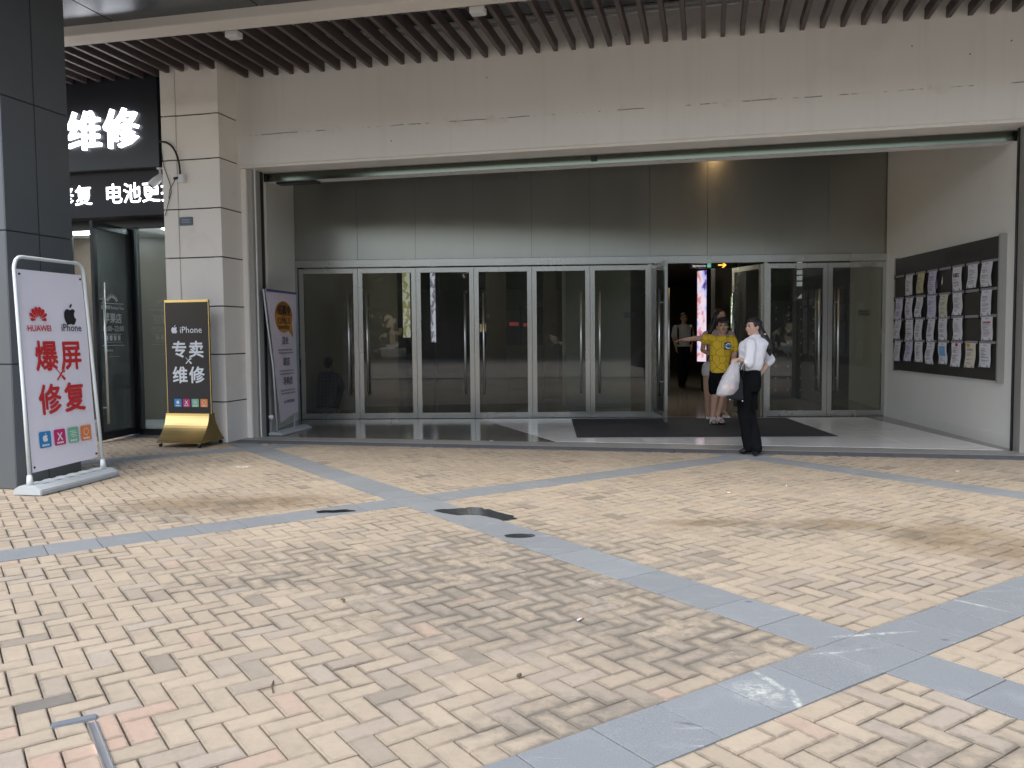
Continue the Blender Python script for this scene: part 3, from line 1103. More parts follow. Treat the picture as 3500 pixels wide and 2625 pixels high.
WA, WB = Vector((6.125, 13.86, 0)), Vector((5.845, 9.80, 0))
rw, wd = wall_between('recess_side_wall', 'pale plastered side wall of the entrance recess behind the notice board', WA, WB, 0.3, 4.62, 'recess_wall')
nrm = Vector((-wd.y, wd.x, 0))
L = (WB - WA).length
for i in range(6):
    x0, x1 = L * i / 6 + 0.001, L * (i + 1) / 6 - 0.001
    MB().prism([WA + wd * x0, WA + wd * x1, WA + wd * x1 - nrm * 0.004, WA + wd * x0 - nrm * 0.004], (0, 0, 0.155)).build('skirting_tile', 'recess_wall', rw)
lw, _ = wall_between('recess_side_wall', 'pale plastered side wall of the entrance recess behind the pink recruitment banner', do(-4.66, -2.50), do(-4.86, 0.0), 0.3, 4.62, 'recess_wall')
struct(MB().poly([fa(-4.9, 0.45, 4.62), fa(5.6, 0.45, 4.62), do(5.3, 0.1, 4.62), do(-5.2, 0.1, 4.62)]).build('recess_ceiling', 'lobby_ceiling'))  # white ceiling given a dark colour to stand for its lack of light
rl = thing('recess_downlight', 'warm round downlight set into the dark recess ceiling, mirrored in the steel panels', 'light', do(2.25, -0.75, 4.615))
MB().tube([(0, 0, -0.002), (0, 0, -0.012)], 0.075, 20).build('lamp_disc', 'recess_lamp', rl)
MB().tube([(0, 0, 0.0), (0, 0, -0.006)], 0.10, 20).build('trim_ring', 'white_plastic', rl)

# ------------------------------------------------------------------ steel door screen (frame at 2 degrees)
scr = thing('entrance_door_screen', 'wide row of ten steel framed glass doors under tall brushed steel panels', 'door screen', DO_LOC, DO_RZ)
SB = [-4.80, -3.81, -2.835, -1.868, -0.906, 0.055, 1.045, 1.985, 2.935, 3.94, 4.90]
box('door_header', 'door_steel', scr, -4.93, 4.985, -0.055, 0.07, 2.545, 2.662, 0.003)
box('floor_track', 'black_frame', scr, -4.93, 4.985, -0.02, 0.03, 0.0, 0.0075)
box('end_post', 'door_steel', scr, -4.93, -4.815, -0.055, 0.07, 0.0, 2.543, 0.003)
box('end_post', 'door_steel', scr, 4.915, 4.985, -0.055, 0.07, 0.0, 2.543, 0.003)
box('frame_post', 'door_steel', scr, 1.015, 1.055, -0.05, 0.06, 0.0, 2.543, 0.003)
box('frame_post', 'door_steel', scr, 2.905, 2.955, -0.05, 0.06, 0.0, 2.543, 0.003)
box('panel_backing', 'black_frame', scr, -5.0, 5.05, 0.03, 0.3, 2.66, 4.6)
pb = [-4.95] + SB[1:-1] + [4.99]
for i in range(10):
    o = MB().box(pb[i] + 0.002, pb[i + 1] - 0.002, 0.0, 0.024, 2.672, 4.6).build('steel_panel', 'brushed_panel', scr, 0.0015)
    o.rotation_euler = (R(random.uniform(-0.22, 0.22)), 0, R(random.uniform(-0.1, 0.1)))


def handle_mesh(x, y, z0, z1, inner):
    m = MB().tube([(x, y, z0), (x, y, z1)], 0.016, 12)
    for z in (z0 + 0.22, z1 - 0.22):
        m.tube([(x, y, z), (x, inner, z)], 0.009, 8)
    return m


def door_leaf(parent, x, y, rz, wdt, hx, z0=0.012, z1=2.522, fm='door_steel', gm='door_glass', st=0.078, hz=(0.42, 2.10), dep=0.048):
    m = MB()
    m.box(0.003, st, -dep / 2, dep / 2, z0, z1).box(wdt - st, wdt - 0.003, -dep / 2, dep / 2, z0, z1)
    m.box(st, wdt - st, -dep / 2 + 0.001, dep / 2 - 0.001, z1 - st, z1).box(st, wdt - st, -dep / 2 + 0.001, dep / 2 - 0.001, z0, z0 + st * 1.15)
    d = m.build('door', fm, parent, 0.002)
    d.location = (x, y, 0)
    d.rotation_euler = (0, 0, rz)
    box('pane', gm, d, st - 0.004, wdt - st + 0.004, -0.005, 0.005, z0 + st * 1.1, z1 - st + 0.004)
    handle_mesh(hx, -0.075, hz[0], hz[1], -0.004).build('handle', 'handle_steel', d, smooth=True)
    handle_mesh(hx, 0.075, hz[0], hz[1], 0.004).build('handle', 'handle_steel', d, smooth=True)
    return d


for i in range(10):
    a, b = SB[i], SB[i + 1]
    wd_ = b - a
    right = i in (0, 2, 4, 8)
    hx = wd_ - 0.155 if right else 0.155
    if i == 6:      # swung out towards the plaza
        d = door_leaf(scr, a + 0.02, -0.02, R(-83), wd_ - 0.03, wd_ - 0.16)
        d['label'] = 'steel framed glass door swung open towards the plaza'
    elif i == 7:    # swung into the lobby
        d = door_leaf(scr, b - 0.04, 0.04, R(108), wd_ - 0.03, wd_ - 0.16)
        d['label'] = 'steel framed glass door swung into the lobby'
    else:
        d = door_leaf(scr, a, 0.0, 0.0, wd_, hx)
# frosted squares of print on two panes
for (i, fx) in ((5, 0.56), (9, 0.50)):
    x0 = SB[i] + fx
    st_ = MB()
    for (u0, u1, v0, v1) in ((0, 0.19, 0, 0.006), (0, 0.19, 0.084, 0.09), (0, 0.006, 0, 0.09), (0.184, 0.19, 0, 0.09)):
        st_.box(x0 + u0, x0 + u1, -0.008, -0.0055, 1.66 + v0, 1.66 + v1)
    for k in range(4):
        for q in range(2):
            st_.box(x0 + 0.018 + k * 0.04, x0 + 0.046 + k * 0.04, -0.008, -0.0055, 1.673 + q * 0.036, 1.697 + q * 0.036)
    st_.build('glass_sticker', 'print_black', scr)

# ------------------------------------------------------------------ lobby behind the doors
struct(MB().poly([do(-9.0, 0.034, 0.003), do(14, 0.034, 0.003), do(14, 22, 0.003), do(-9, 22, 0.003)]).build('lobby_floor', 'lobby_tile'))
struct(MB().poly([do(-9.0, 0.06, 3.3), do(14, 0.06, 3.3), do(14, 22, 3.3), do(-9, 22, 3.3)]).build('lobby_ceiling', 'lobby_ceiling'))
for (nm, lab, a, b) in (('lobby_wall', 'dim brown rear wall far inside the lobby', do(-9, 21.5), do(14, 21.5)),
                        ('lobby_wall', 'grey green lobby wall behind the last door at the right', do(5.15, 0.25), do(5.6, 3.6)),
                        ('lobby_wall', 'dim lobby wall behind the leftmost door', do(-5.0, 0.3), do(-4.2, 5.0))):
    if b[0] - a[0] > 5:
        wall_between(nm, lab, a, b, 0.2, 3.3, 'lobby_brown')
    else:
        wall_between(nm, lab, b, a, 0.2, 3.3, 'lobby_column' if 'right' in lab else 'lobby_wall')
for (a, b) in ((do(14, 21.5), do(14, 0.3)), (do(-9, 0.3), do(-9, 21.5))):
    o = MB().prism([a, b, b + Vector((0.2, 0, 0)), a + Vector((0.2, 0, 0))], (0, 0, 3.3)).build('lobby_end_wall', 'lobby_brown')
    struct(o)
o = MB().prism([do(5.05, 0.1), do(14, 0.1), do(14, 0.3), do(5.05, 0.3)], (0, 0, 3.3)).build('lobby_front_wall', 'lobby_brown')
struct(o)
o = MB().prism([do(-9, 0.1), do(-4.97, 0.1), do(-4.97, 0.3), do(-9, 0.3)], (0, 0, 3.3)).build('lobby_front_wall', 'lobby_brown')
struct(o)


def lobby_column(lab, x0, x1, y0, y1, m, plinth=True):
    t = thing('lobby_column', lab, 'column', ((x0 + x1) / 2, (y0 + y1) / 2, 0))
    hx_, hy_ = (x1 - x0) / 2, (y1 - y0) / 2
    box('shaft', m, t, -hx_, hx_, -hy_, hy_, 0.0, 3.3, 0.004)
    if plinth:
        box('plinth', m, t, -hx_ - 0.006, hx_ + 0.006, -hy_ - 0.006, hy_ + 0.006, 0.0, 0.16, 0.003)
    return t


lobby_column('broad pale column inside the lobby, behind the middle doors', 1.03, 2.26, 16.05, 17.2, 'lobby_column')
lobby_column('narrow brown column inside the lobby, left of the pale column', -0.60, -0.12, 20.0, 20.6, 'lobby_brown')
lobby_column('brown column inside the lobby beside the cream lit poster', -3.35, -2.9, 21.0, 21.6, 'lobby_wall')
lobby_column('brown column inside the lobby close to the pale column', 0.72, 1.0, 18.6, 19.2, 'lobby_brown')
lobby_column('beige column inside the lobby behind the standing woman', 5.1, 5.75, 21.2, 21.9, 'lobby_wall')


def lit_poster(lab, x, y, rz, wdt, z0, z1, m):
    t = thing('lit_poster', lab, 'poster', (x, y, 0), rz, 'lit posters in the lobby')
    box('case', 'black_frame', t, -wdt / 2 - 0.02, wdt / 2 + 0.02, 0.0, 0.12, z0 - 0.05, z1 + 0.03)
    box('lit_face', m, t, -wdt / 2, wdt / 2, -0.004, -0.001, z0, z1)
    box('post', 'black_frame', t, -0.05, 0.05, 0.02, 0.1, 0.0, z0 - 0.05)
    return t


lit_poster('tall violet backlit poster inside the open doorway', 4.5, 20.0, R(-62), 0.32, 0.72, 2.86, 'poster_purple')
lit_poster('cream backlit poster seen through the second door from the left', -2.72, 22.0, R(-40), 0.28, 1.35, 3.03, 'poster_cream')
lit_poster('pale blue backlit poster seen through the third door from the left', -2.03, 22.0, R(-50), 0.22, 1.22, 3.02, 'poster_pale')
lit_poster('small green and white backlit poster beside the standing woman', 5.07, 19.0, R(-40), 0.30, 1.5, 2.2, 'poster_green')
hb = thing('hanging_banner', 'narrow black hanging sign with white print above the dark lockers', 'sign', (6.46, 19.0, 0), R(-30))
box('sign_face', 'black_frame', hb, -0.1, 0.1, 0.0, 0.05, 2.1, 3.2)
for k in range(5):
    box('white_print', 'exit_white', hb, -0.06, 0.06, -0.003, -0.001, 2.42 + k * 0.13, 2.52 + k * 0.13)
MB().poly([(-0.05, -0.002, 2.15), (0.05, -0.002, 2.15), (0.05, -0.002, 2.25)]).build('white_arrow', 'exit_white', hb)
ws = thing('restroom_sign', 'dark hanging direction sign with a small green pictogram at the top of the open doorway', 'sign', (4.05, 18.0, 0))
box('sign_face', 'black_frame', ws, -0.25, 0.75, 0.0, 0.06, 2.76, 3.0)
text('RESTROOM', 'exit_white', ws, -0.2, -0.004, 2.79, 0.055, 0.01, 'LEFT')
box('pictogram', 'exit_green', ws, 0.11, 0.19, -0.003, -0.001, 2.78, 2.87)
MB().poly(flat([(0.34, 2.84), (0.46, 2.84), (0.42, 2.88), (0.45, 2.885), (0.52, 2.828), (0.45, 2.77), (0.42, 2.775), (0.46, 2.816), (0.34, 2.816)], -0.003)).build('amber_arrow', 'arrow_amber', ws)

lk = thing('locker_bank', 'dark bank of storage lockers in the lobby seen through the two right doors', 'lockers', (5.85, 17.6, 0), R(-16))
box('carcass', 'dark_glassy', lk, -0.70, 0.80, 0.02, 0.55, 0.0, 2.05, 0.004)
for i in range(6):
    for j in range(8):
        x0, z0 = -0.69 + i * 0.247, 0.06 + j * 0.246
        d = box('locker_door', 'dark_glassy', lk, x0 + 0.004, x0 + 0.243, 0.0, 0.018, z0 + 0.004, z0 + 0.242, 0.002)
        box('number_plate', 'print_grey', d, x0 + 0.10, x0 + 0.13, -0.002, 0.0, z0 + 0.11, z0 + 0.15)
kk = thing('snack_kiosk', 'far kiosk with a red lit sign and warm lamps seen through the fourth door', 'kiosk', (0.28, 27.0, 0))
box('counter', 'lobby_wall', kk, -1.4, 1.2, 0, 0.7, 0, 1.05)
box('lit_sign', 'stall_red', kk, -0.35, -0.05, 0.1, 0.2, 1.68, 1.8)
box('lit_sign', 'stall_red', kk, 0.1, 0.35, 0.1, 0.2, 1.66, 1.76)
box('lamp_strip', 'stall_warm', kk, -1.3, -0.9, 0.1, 0.2, 1.5, 1.75)
box('kiosk_post', 'black_frame', kk, -0.02, 0.04, 0.0, 0.1, 1.05, 2.3)
box('kiosk_roof', 'lobby_brown', kk, -1.4, 1.2, -0.1, 0.9, 2.3, 2.4)
for (lx, ly, wh) in ((3.35, 17.0, 'above the open doorway'), (2.52, 16.6, 'beside the pale column'), (-1.0, 18.0, 'behind the fourth door, added for light'), (4.0, 23.5, 'deep in the lobby, added for light'), (-3.6, 17.5, 'behind the second door, added for light')):  # first two are visible lamps, the other three added to brighten the lobby
    t = thing('lobby_downlight', 'round lit ceiling downlight in the lobby ' + wh, 'light', (lx, ly, 3.3), 0, 'lobby downlights')
    MB().tube([(0, 0, -0.001), (0, 0, -0.015)], 0.09, 18).build('lamp_disc', 'downlight', t)
    MB().tube([(0, 0, 0), (0, 0, -0.008)], 0.12, 18).build('trim_ring', 'white_plastic', t)

# ------------------------------------------------------------------ phone shop at the left
shop = thing('phone_shop', 'black fronted phone repair shop with lit white sign left of the cream pier', 'shop', FA_LOC, FA_RZ)
MB().box(-9.6, -5.80, -0.35, 0.25, 3.70, 5.0).build('sign_box', 'sign_black', shop, 0.004)
box('sign_return', 'sign_black', shop, -5.80, -5.70, -0.25, 0.25, 3.45, 4.868)
for (ch, x) in (('维', -6.93), ('修', -6.345), ('屏', -7.52)):
    c = text(ch, 'sign_white', shop, x, -0.40, 4.02, 0.56, 0.012, depth=0.045, name='sign_character')
MB().box(-9.6, -5.72, -0.20, 0.25, 3.085, 3.697).build('led_panel', 'led_black', shop, 0.003)
for (ch, x) in (('修', -7.42), ('复', -7.12), ('电', -6.64), ('池', -6.345), ('更', -6.05), ('换', -5.755)):
    c = text(ch, 'led_white', shop, x, -0.2035, 3.285, 0.292, 0.014, name='led_character')
box('door_frame_head', 'black_frame', shop, -9.6, -5.70, 0.12, 0.26, 2.97, 3.083)
box('door_post', 'black_frame', shop, -6.72, -6.60, 0.14, 0.26, 0.0, 2.968, 0.002)
box('door_post', 'black_frame', shop, -7.80, -7.70, 0.14, 0.26, 0.0, 2.968, 0.002)
box('bottom_rail', 'black_frame', shop, -6.60, -5.72, 0.16, 0.24, 0.0, 0.09, 0.002)
box('side_post', 'black_frame', shop, -5.745, -5.695, 0.15, 0.25, 0.0, 2.968, 0.002)
box('pane', 'shop_glass', shop, -6.60, -5.745, 0.195, 0.205, 0.09, 2.968)
box('pane', 'shop_glass', shop, -9.5, -7.80, 0.195, 0.205, 0.0, 2.968)
leaf_dir = math.atan2(0.983, -0.135)
d = door_leaf(shop, -6.545, -0.79, leaf_dir, 0.98, 0.12, 0.03, 2.95, 'black_frame', 'shop_glass', 0.085, (0.25, 2.15), 0.045)
d['label'] = 'open black framed glass shop door with white printed opening hours'
text('营业时间 Business Time', 'frost', d, 0.43, -0.008, 1.80, 0.062, 0.008, sx=0.9)
text('苹果店', 'frost', d, 0.43, -0.008, 1.62, 0.15, 0.02)
text('10:00~22:00', 'frost', d, 0.43, -0.008, 1.50, 0.105, 0.012)
text('welcome', 'frost', d, 0.30, -0.008, 1.22, 0.06, 0.01)
pr = MB()
for (a, b, c_, e_) in ((0.16, 0.70, 1.875, 1.882), (0.16, 0.70, 1.30, 1.307), (0.22, 0.64, 1.345, 1.352), (0.22, 0.64, 1.455, 1.462), (0.3, 0.56, 1.15, 1.154)):
    pr.box(a, b, -0.0085, -0.0055, c_, e_)
for k in range(4):
    pr.box(0.24 + k * 0.1, 0.30 + k * 0.1, -0.0085, -0.0055, 1.37, 1.44)
for k in range(9):
    a = R(20 + 140 * k / 8)
    cx, cz = 0.43 + 0.10 * math.cos(a), 1.885 + 0.06 * math.sin(a) + 0.01
    pr.prism([(cx - 0.014 * math.sin(a), -0.0085, cz + 0.014 * math.cos(a)), (cx + 0.06 * math.cos(a), -0.0085, cz + 0.06 * math.sin(a)), (cx + 0.014 * math.sin(a), -0.0085, cz - 0.014 * math.cos(a))], (0, 0.003, 0))
pr.build('window_print', 'frost', d)
box('side_wall', 'shop_wall', shop, -5.70, -5.62, 0.62, 4.0, 0.0, 3.1)
box('rear_wall', 'shop_wall', shop, -9.7, -5.62, 3.9, 4.0, 0.0, 3.1)
box('side_wall', 'shop_wall', shop, -9.7, -9.6, 0.26, 4.0, 0.0, 3.1)
box('shop_ceiling', 'white_paint', shop, -9.7, -5.62, 0.26, 4.0, 3.1, 3.15)
struct(MB().poly([fa(-9.7, 0.2, 0.006), fa(-5.6, 0.2, 0.006), fa(-5.6, 4.0, 0.006), fa(-9.7, 4.0, 0.006)]).build('shop_floor', 'shop_floor'))
box('ceiling_lamp', 'shop_lamp', shop, -6.9, -5.98, 1.2, 1.45, 3.085, 3.099)
box('ceiling_lamp', 'shop_lamp', shop, -8.8, -7.8, 1.2, 1.45, 3.085, 3.099)  # second lamp, added to brighten the shop interior
ct = thing('shop_counter', 'white shop counter behind the fixed glass pane', 'counter', fa(-6.15, 1.9), FA_RZ)
box('top', 'white_paint', ct, -0.5, 0.45, -0.25, 0.3, 0.82, 0.98, 0.004)
box('front', 'shop_wall', ct, -0.45, 0.4, -0.18, 0.25, 0.0, 0.82)
mo = thing('counter_monitor', 'small white monitor standing on the shop counter', 'monitor', fa(-6.02, 1.9, 0.98), FA_RZ)
box('screen', 'white_plastic', mo, -0.16, 0.16, -0.02, 0.02, 0.1, 0.36, 0.004)
box('foot', 'white_plastic', mo, -0.08, 0.08, -0.06, 0.06, 0.0, 0.012)
box('neck', 'white_plastic', mo, -0.02, 0.02, -0.012, 0.012, 0.01, 0.12)
sl = thing('bar_stool', 'chrome framed bar stool in front of the shop counter', 'stool', fa(-6.18, 1.2), FA_RZ)
for (a, b) in ((-1, -1), (1, -1), (-1, 1), (1, 1)):
    MB().tube([(a * 0.17, b * 0.17, 0.007), (a * 0.16, b * 0.16, 0.5), (a * 0.10, b * 0.10, 0.62)], 0.011, 8).build('leg', 'handle_steel', sl, smooth=True)
MB().ell((0, 0, 0.64), (0.18, 0.18, 0.035)).build('seat', 'leather_black', sl, smooth=True)
MB().tube([(-0.15, 0.16, 0.64), (-0.16, 0.2, 0.8), (0.0, 0.22, 0.84), (0.16, 0.2, 0.8), (0.15, 0.16, 0.64)], 0.012, 8).build('back_rail', 'handle_steel', sl, smooth=True)

# little things fixed to the pier and the shop sign
cm = thing('security_camera', 'small white security camera hanging under the corner of the shop sign', 'camera', fa(-5.85, -0.27, 3.695), FA_RZ)
MB().tube([(0, 0, 0.0), (0, 0, -0.02)], 0.045, 16).build('base_plate', 'white_plastic', cm, smooth=False)
MB().tube([(0, 0, -0.02), (0.0, -0.01, -0.09), (-0.02, -0.03, -0.12)], 0.014, 10).build('bracket', 'white_plastic', cm, smooth=True)
MB().tube([(0.03, 0.0, -0.10), (-0.03, -0.05, -0.18), (-0.085, -0.10, -0.245)], [0.04, 0.055, 0.05], 16).build('housing', 'white_plastic', cm, smooth=True)
MB().tube([(-0.084, -0.099, -0.244), (-0.09, -0.105, -0.252)], 0.036, 14).build('lens', 'black_rubber', cm)
jb = thing('junction_box', 'small white electrical box on the cream pier with a black cable entering it', 'electrical box', fa(-5.39, -0.432, 3.50), FA_RZ)
box('case', 'white_plastic', jb, -0.06, 0.05, -0.05, 0.0, -0.055, 0.055, 0.006)
box('lid', 'white_plastic', jb, -0.05, 0.04, -0.055, -0.051, -0.045, 0.045, 0.002)
bc = thing('power_cable', 'thick black cable looping from the shop sign down to the white box', 'cable', fa(0, 0, 0), FA_RZ)
pts = []
for k in range(15):
    t = k / 14
    pts.append((-5.70 + 0.29 * math.sin(t * math.pi / 2), -0.47, 3.99 - 0.44 * (1 - math.cos(t * math.pi / 2)) ** 1.2))
MB().tube(pts, 0.013, 8).build('sheath', 'black_rubber', bc, smooth=True)
MB().tube([(-5.50, -0.475, 3.50), (-5.43, -0.475, 3.505)], 0.018, 8).build('plug', 'black_rubber', bc)
gc = thing('thin_cable', 'thin dark wires drooping down the edge of the cream pier', 'cable', fa(0, 0, 0), FA_RZ)
MB().tube([(-5.69, -0.455, 3.9), (-5.66, -0.46, 3.68), (-5.58, -0.455, 3.45), (-5.56, -0.455, 3.33), (-5.62, -0.46, 3.15), (-5.66, -0.46, 3.02)], 0.0045, 6).build('wire', 'black_rubber', gc)
MB().tube([(-5.48, -0.47, 3.50), (-5.54, -0.46, 3.42), (-5.585, -0.455, 3.36), (-5.60, -0.455, 3.24)], 0.0045, 6).build('wire', 'black_rubber', gc)
MB().tube([(-5.82, -0.30, 3.66), (-5.78, -0.32, 3.4), (-5.73, -0.36, 3.15), (-5.70, -0.38, 2.95)], 0.0045, 6).build('wire', 'white_plastic', gc)
pq_ = thing('address_plaque', 'small blue grey address plaque on the cream pier', 'plaque', fa(-5.365, -0.432, 2.94), FA_RZ)
MB().box(-0.10, 0.10, -0.012, 0.0, -0.055, 0.055).build('plate', 'plaque_blue', pq_, 0.006)
for zz in (0.01, -0.02):
    box('print_line', 'print_grey', pq_, -0.06, 0.06, -0.0135, -0.0121, zz, zz + 0.014)

# ------------------------------------------------------------------ printed marks
APPLE = [(0.0, 0.68), (0.10, 0.71), (0.20, 0.74), (0.31, 0.72), (0.40, 0.64), (0.34, 0.58), (0.30, 0.50), (0.29, 0.42), (0.32, 0.33), (0.38, 0.27), (0.44, 0.23), (0.40, 0.13), (0.33, 0.03), (0.25, -0.05), (0.16, -0.07), (0.08, -0.04), (0.0, -0.02), (-0.08, -0.04), (-0.16, -0.07), (-0.25, -0.05), (-0.34, 0.06), (-0.41, 0.20), (-0.44, 0.36), (-0.42, 0.52), (-0.35, 0.65), (-0.24, 0.73), (-0.13, 0.73), (-0.05, 0.70)]
APPLE_LEAF = [(0.0, 0.78), (0.01, 0.88), (0.08, 0.97), (0.19, 1.03), (0.19, 0.93), (0.12, 0.83)]


def apple_mark(parent, material, x, y, z, s):
    m = MB().poly(flat(APPLE, y, x, z - 0.45 * s, s)).poly(flat(APPLE_LEAF, y, x, z - 0.45 * s, s))
    return m.build('fruit_emblem', material, parent)


def petal_mark(parent, material, x, y, z, s):
    m = MB()
    for k in range(8):
        a = R(5 + 170 * k / 7)
        r0, r1, wd_ = 0.10, 0.50, 0.115 if 1 < k < 6 else 0.085
        if k in (0, 7):
            r0, r1 = 0.12, 0.40
        pts = []
        prof = [(0.0, 0.01), (0.3, 0.45), (0.6, 0.85), (0.8, 1.0), (0.95, 0.75), (1.0, 0.3)]
        for (t, w_) in prof:
            pts.append((r0 + (r1 - r0) * t, w_ * wd_ * 0.75))
        for (t, w_) in reversed(prof):
            pts.append((r0 + (r1 - r0) * t, -w_ * wd_ * 0.75))
        m.poly([(x + s * (p * math.cos(a) - q * math.sin(a)), y, z - 0.2 * s + s * (p * math.sin(a) + q * math.cos(a))) for p, q in pts])
    return m.build('petal_emblem', material, parent)


def tool_mark(parent, material, x, y, z, s):
    m = MB()

    def bar(a, pts):
        c, sn = math.cos(a), math.sin(a)
        m.poly([(x + s * (p * c - q * sn), y, z + s * (p * sn + q * c)) for p, q in pts])
    bar(R(45), [(-0.5, -0.06), (0.28, -0.06), (0.30, 0.06), (-0.5, 0.06)])
    bar(R(45), [(0.28, -0.15), (0.50, -0.13), (0.36, -0.03), (0.36, 0.03), (0.50, 0.13), (0.28, 0.15)])
    y -= 0.0003
    bar(R(135), [(-0.5, -0.09), (-0.15, -0.09), (-0.15, -0.03), (0.45, -0.03), (0.52, 0.0), (0.45, 0.03), (-0.15, 0.03), (-0.15, 0.09), (-0.5, 0.09)])
    return m.build('tool_emblem', material, parent)


def icon_row(parent, xs, y, z, s, zs=None):
    for k, (x, m) in enumerate(zip(xs, ('print_blue', 'print_pink', 'print_green', 'print_orange'))):
        zz = z
        q = MB()
        r = 0.1 * s
        pts = []
        for (cx, cz, a0) in ((s / 2 - r, s / 2 - r, 0), (-s / 2 + r, s / 2 - r, 90), (-s / 2 + r, -s / 2 + r, 180), (s / 2 - r, -s / 2 + r, 270)):
            for a in (0, 30, 60, 90):
                pts.append((x + cx + r * math.cos(R(a0 + a)), y, zz + cz + r * math.sin(R(a0 + a))))
        o = q.poly(pts).build('icon_square', m, parent)
        y2 = y - 0.0015
        if k == 0:
            mk = MB().poly(flat(APPLE, y2, x, zz - 0.1 * s, 0.5 * s)).poly(flat(APPLE_LEAF, y2, x, zz - 0.1 * s, 0.5 * s))
        elif k == 1:
            mk = MB()
            for sg in (-1, 1):
                mk.poly([(x - 0.25 * s * sg, y2 - 0.0003 * sg, zz - 0.17 * s), (x - 0.17 * s * sg, y2 - 0.0003 * sg, zz - 0.22 * s), (x + 0.22 * s * sg, y2 - 0.0003 * sg, zz + 0.27 * s), (x + 0.15 * s * sg, y2 - 0.0003 * sg, zz + 0.31 * s)])
        elif k == 2:
            mk = MB()
            for j in range(4):
                mk.poly([(x - 0.3 * s + 0.1 * s * (j % 2), y2, zz + (0.22 - 0.11 * j) * s), (x + 0.22 * s + 0.1 * s * (j % 2), y2, zz + (0.22 - 0.11 * j) * s), (x + 0.22 * s + 0.1 * s * (j % 2), y2, zz + (0.26 - 0.11 * j) * s), (x - 0.3 * s + 0.1 * s * (j % 2), y2, zz + (0.26 - 0.11 * j) * s)])
        else:
            mk = MB()
            n = 20
            for j in range(n):
                a, b = 2 * math.pi * j / n, 2 * math.pi * (j + 1) / n
                mk.poly([(x + 0.24 * s * math.cos(a), y2, zz + (0.08 + 0.24 * math.sin(a)) * s), (x + 0.24 * s * math.cos(b), y2, zz + (0.08 + 0.24 * math.sin(b)) * s), (x + 0.20 * s * math.cos(b), y2, zz + (0.08 + 0.20 * math.sin(b)) * s), (x + 0.20 * s * math.cos(a), y2, zz + (0.08 + 0.20 * math.sin(a)) * s)])
        for j in range(4):
            mk.poly([(x + (-0.3 + 0.155 * j) * s, y2, zz - 0.4 * s), (x + (-0.18 + 0.155 * j) * s, y2, zz - 0.4 * s), (x + (-0.18 + 0.155 * j) * s, y2, zz - 0.28 * s), (x + (-0.3 + 0.155 * j) * s, y2, zz - 0.28 * s)])
        mk.build('icon_print', 'print_white', parent)


def sheet(name, material, parent, corner, nx=8, nz=18, wave=0.004, seed=0, thick=0.0012):
    """hanging sheet over four corners (x, z): TL, TR, BR, BL, with gentle waves"""
    m = MB()
    (ax, az), (bx, bz), (cx, cz), (dx, dz) = corner
    for side in (0, 1):
        b = len(m.v)
        for j in range(nz + 1):
            v = j / nz
            for i in range(nx + 1):
                u = i / nx
                x = (ax * (1 - u) + bx * u) * (1 - v) + (dx * (1 - u) + cx * u) * v
                z = (az * (1 - u) + bz * u) * (1 - v) + (dz * (1 - u) + cz * u) * v
                y = wave * (math.sin(3.1 * u + 5 * v + seed) + 0.6 * math.sin(9 * v + 2 * u + seed)) + side * thick
                m.v.append((x, y, z))
        for j in range(nz):
            for i in range(nx):
                k = b + j * (nx + 1) + i
                q = (k, k + nx + 1, k + nx + 2, k + 1)
                m.f.append(q if side == 0 else q[::-1])
    return m.build(name, material, parent, smooth=True)


# ------------------------------------------------------------------ white roll banner by the pillar
bn = thing('white_banner_stand', 'white frame banner stand with red repair lettering in front of the dark pillar', 'banner', (-4.245, 8.01, 0.0), R(79.5))
prof = [(-0.145, 0.004), (-0.145, 0.05), (-0.075, 0.092), (0.075, 0.092), (0.145, 0.05), (0.145, 0.004)]
bs = MB().prism([(-0.545, a, z) for a, z in prof], (1.09, 0, 0)).build('base', 'grey_plastic', bn, 0.008)
for k in range(6):
    box('base_rib', 'grey_plastic', bs, -0.42 + k * 0.16, -0.34 + k * 0.16, -0.068, 0.068, 0.0915, 0.098, 0.002)
LEAN = R(-3)


def leaned(o, z=0.09):
    o.location = (0, 0, z)
    o.rotation_euler = (LEAN, 0, 0)
    return o


arc = [(-0.50, 0, 0.0), (-0.482, 0, 0.8), (-0.462, 0, 1.95)]
arc += [(-0.452 + 0.09 * (1 - math.cos(R(a))), 0, 1.97 + 0.085 * math.sin(R(a))) for a in (15, 40, 65, 90)]
arc += [(0.36 + 0.09 * math.sin(R(a)), 0, 1.97 + 0.085 * math.cos(R(a))) for a in (0, 25, 50, 75)]
arc += [(0.452, 0, 1.95), (0.478, 0, 0.8), (0.50, 0, 0.0)]
leaned(MB().tube(arc, 0.0165, 12).build('frame_tube', 'white_tube', bn, smooth=True))
for sx in (-0.5, 0.5):
    leaned(MB().tube([(sx, 0, -0.005), (sx, 0, 0.09)], [0.032, 0.021], 12).build('tube_socket', 'white_tube', bn, smooth=True))
sh = leaned(sheet('banner_sheet', 'banner_white', bn, [(-0.437, 1.944), (0.417, 1.942), (0.435, 0.121), (-0.462, 0.105)], wave=0.0035))
YF = -0.0085
petal_mark(sh, 'print_red', -0.225, YF, 1.535, 0.25)
text('HUAWEI', 'print_red', sh, -0.225, YF, 1.385, 0.078, 0.02)
apple_mark(sh, 'print_black', 0.195, YF, 1.545, 0.19)
text('iPhone', 'print_black', sh, 0.20, YF, 1.385, 0.103, 0.004)
for (ch, x, z) in (('爆', -0.165, 1.045), ('屏', 0.165, 1.045), ('修', -0.165, 0.64), ('复', 0.165, 0.64)):
    text(ch, 'print_red', sh, x, YF, z, 0.295, 0.024)
tool_mark(sh, 'print_red', 0.0, YF - 0.001, 0.975, 0.15)
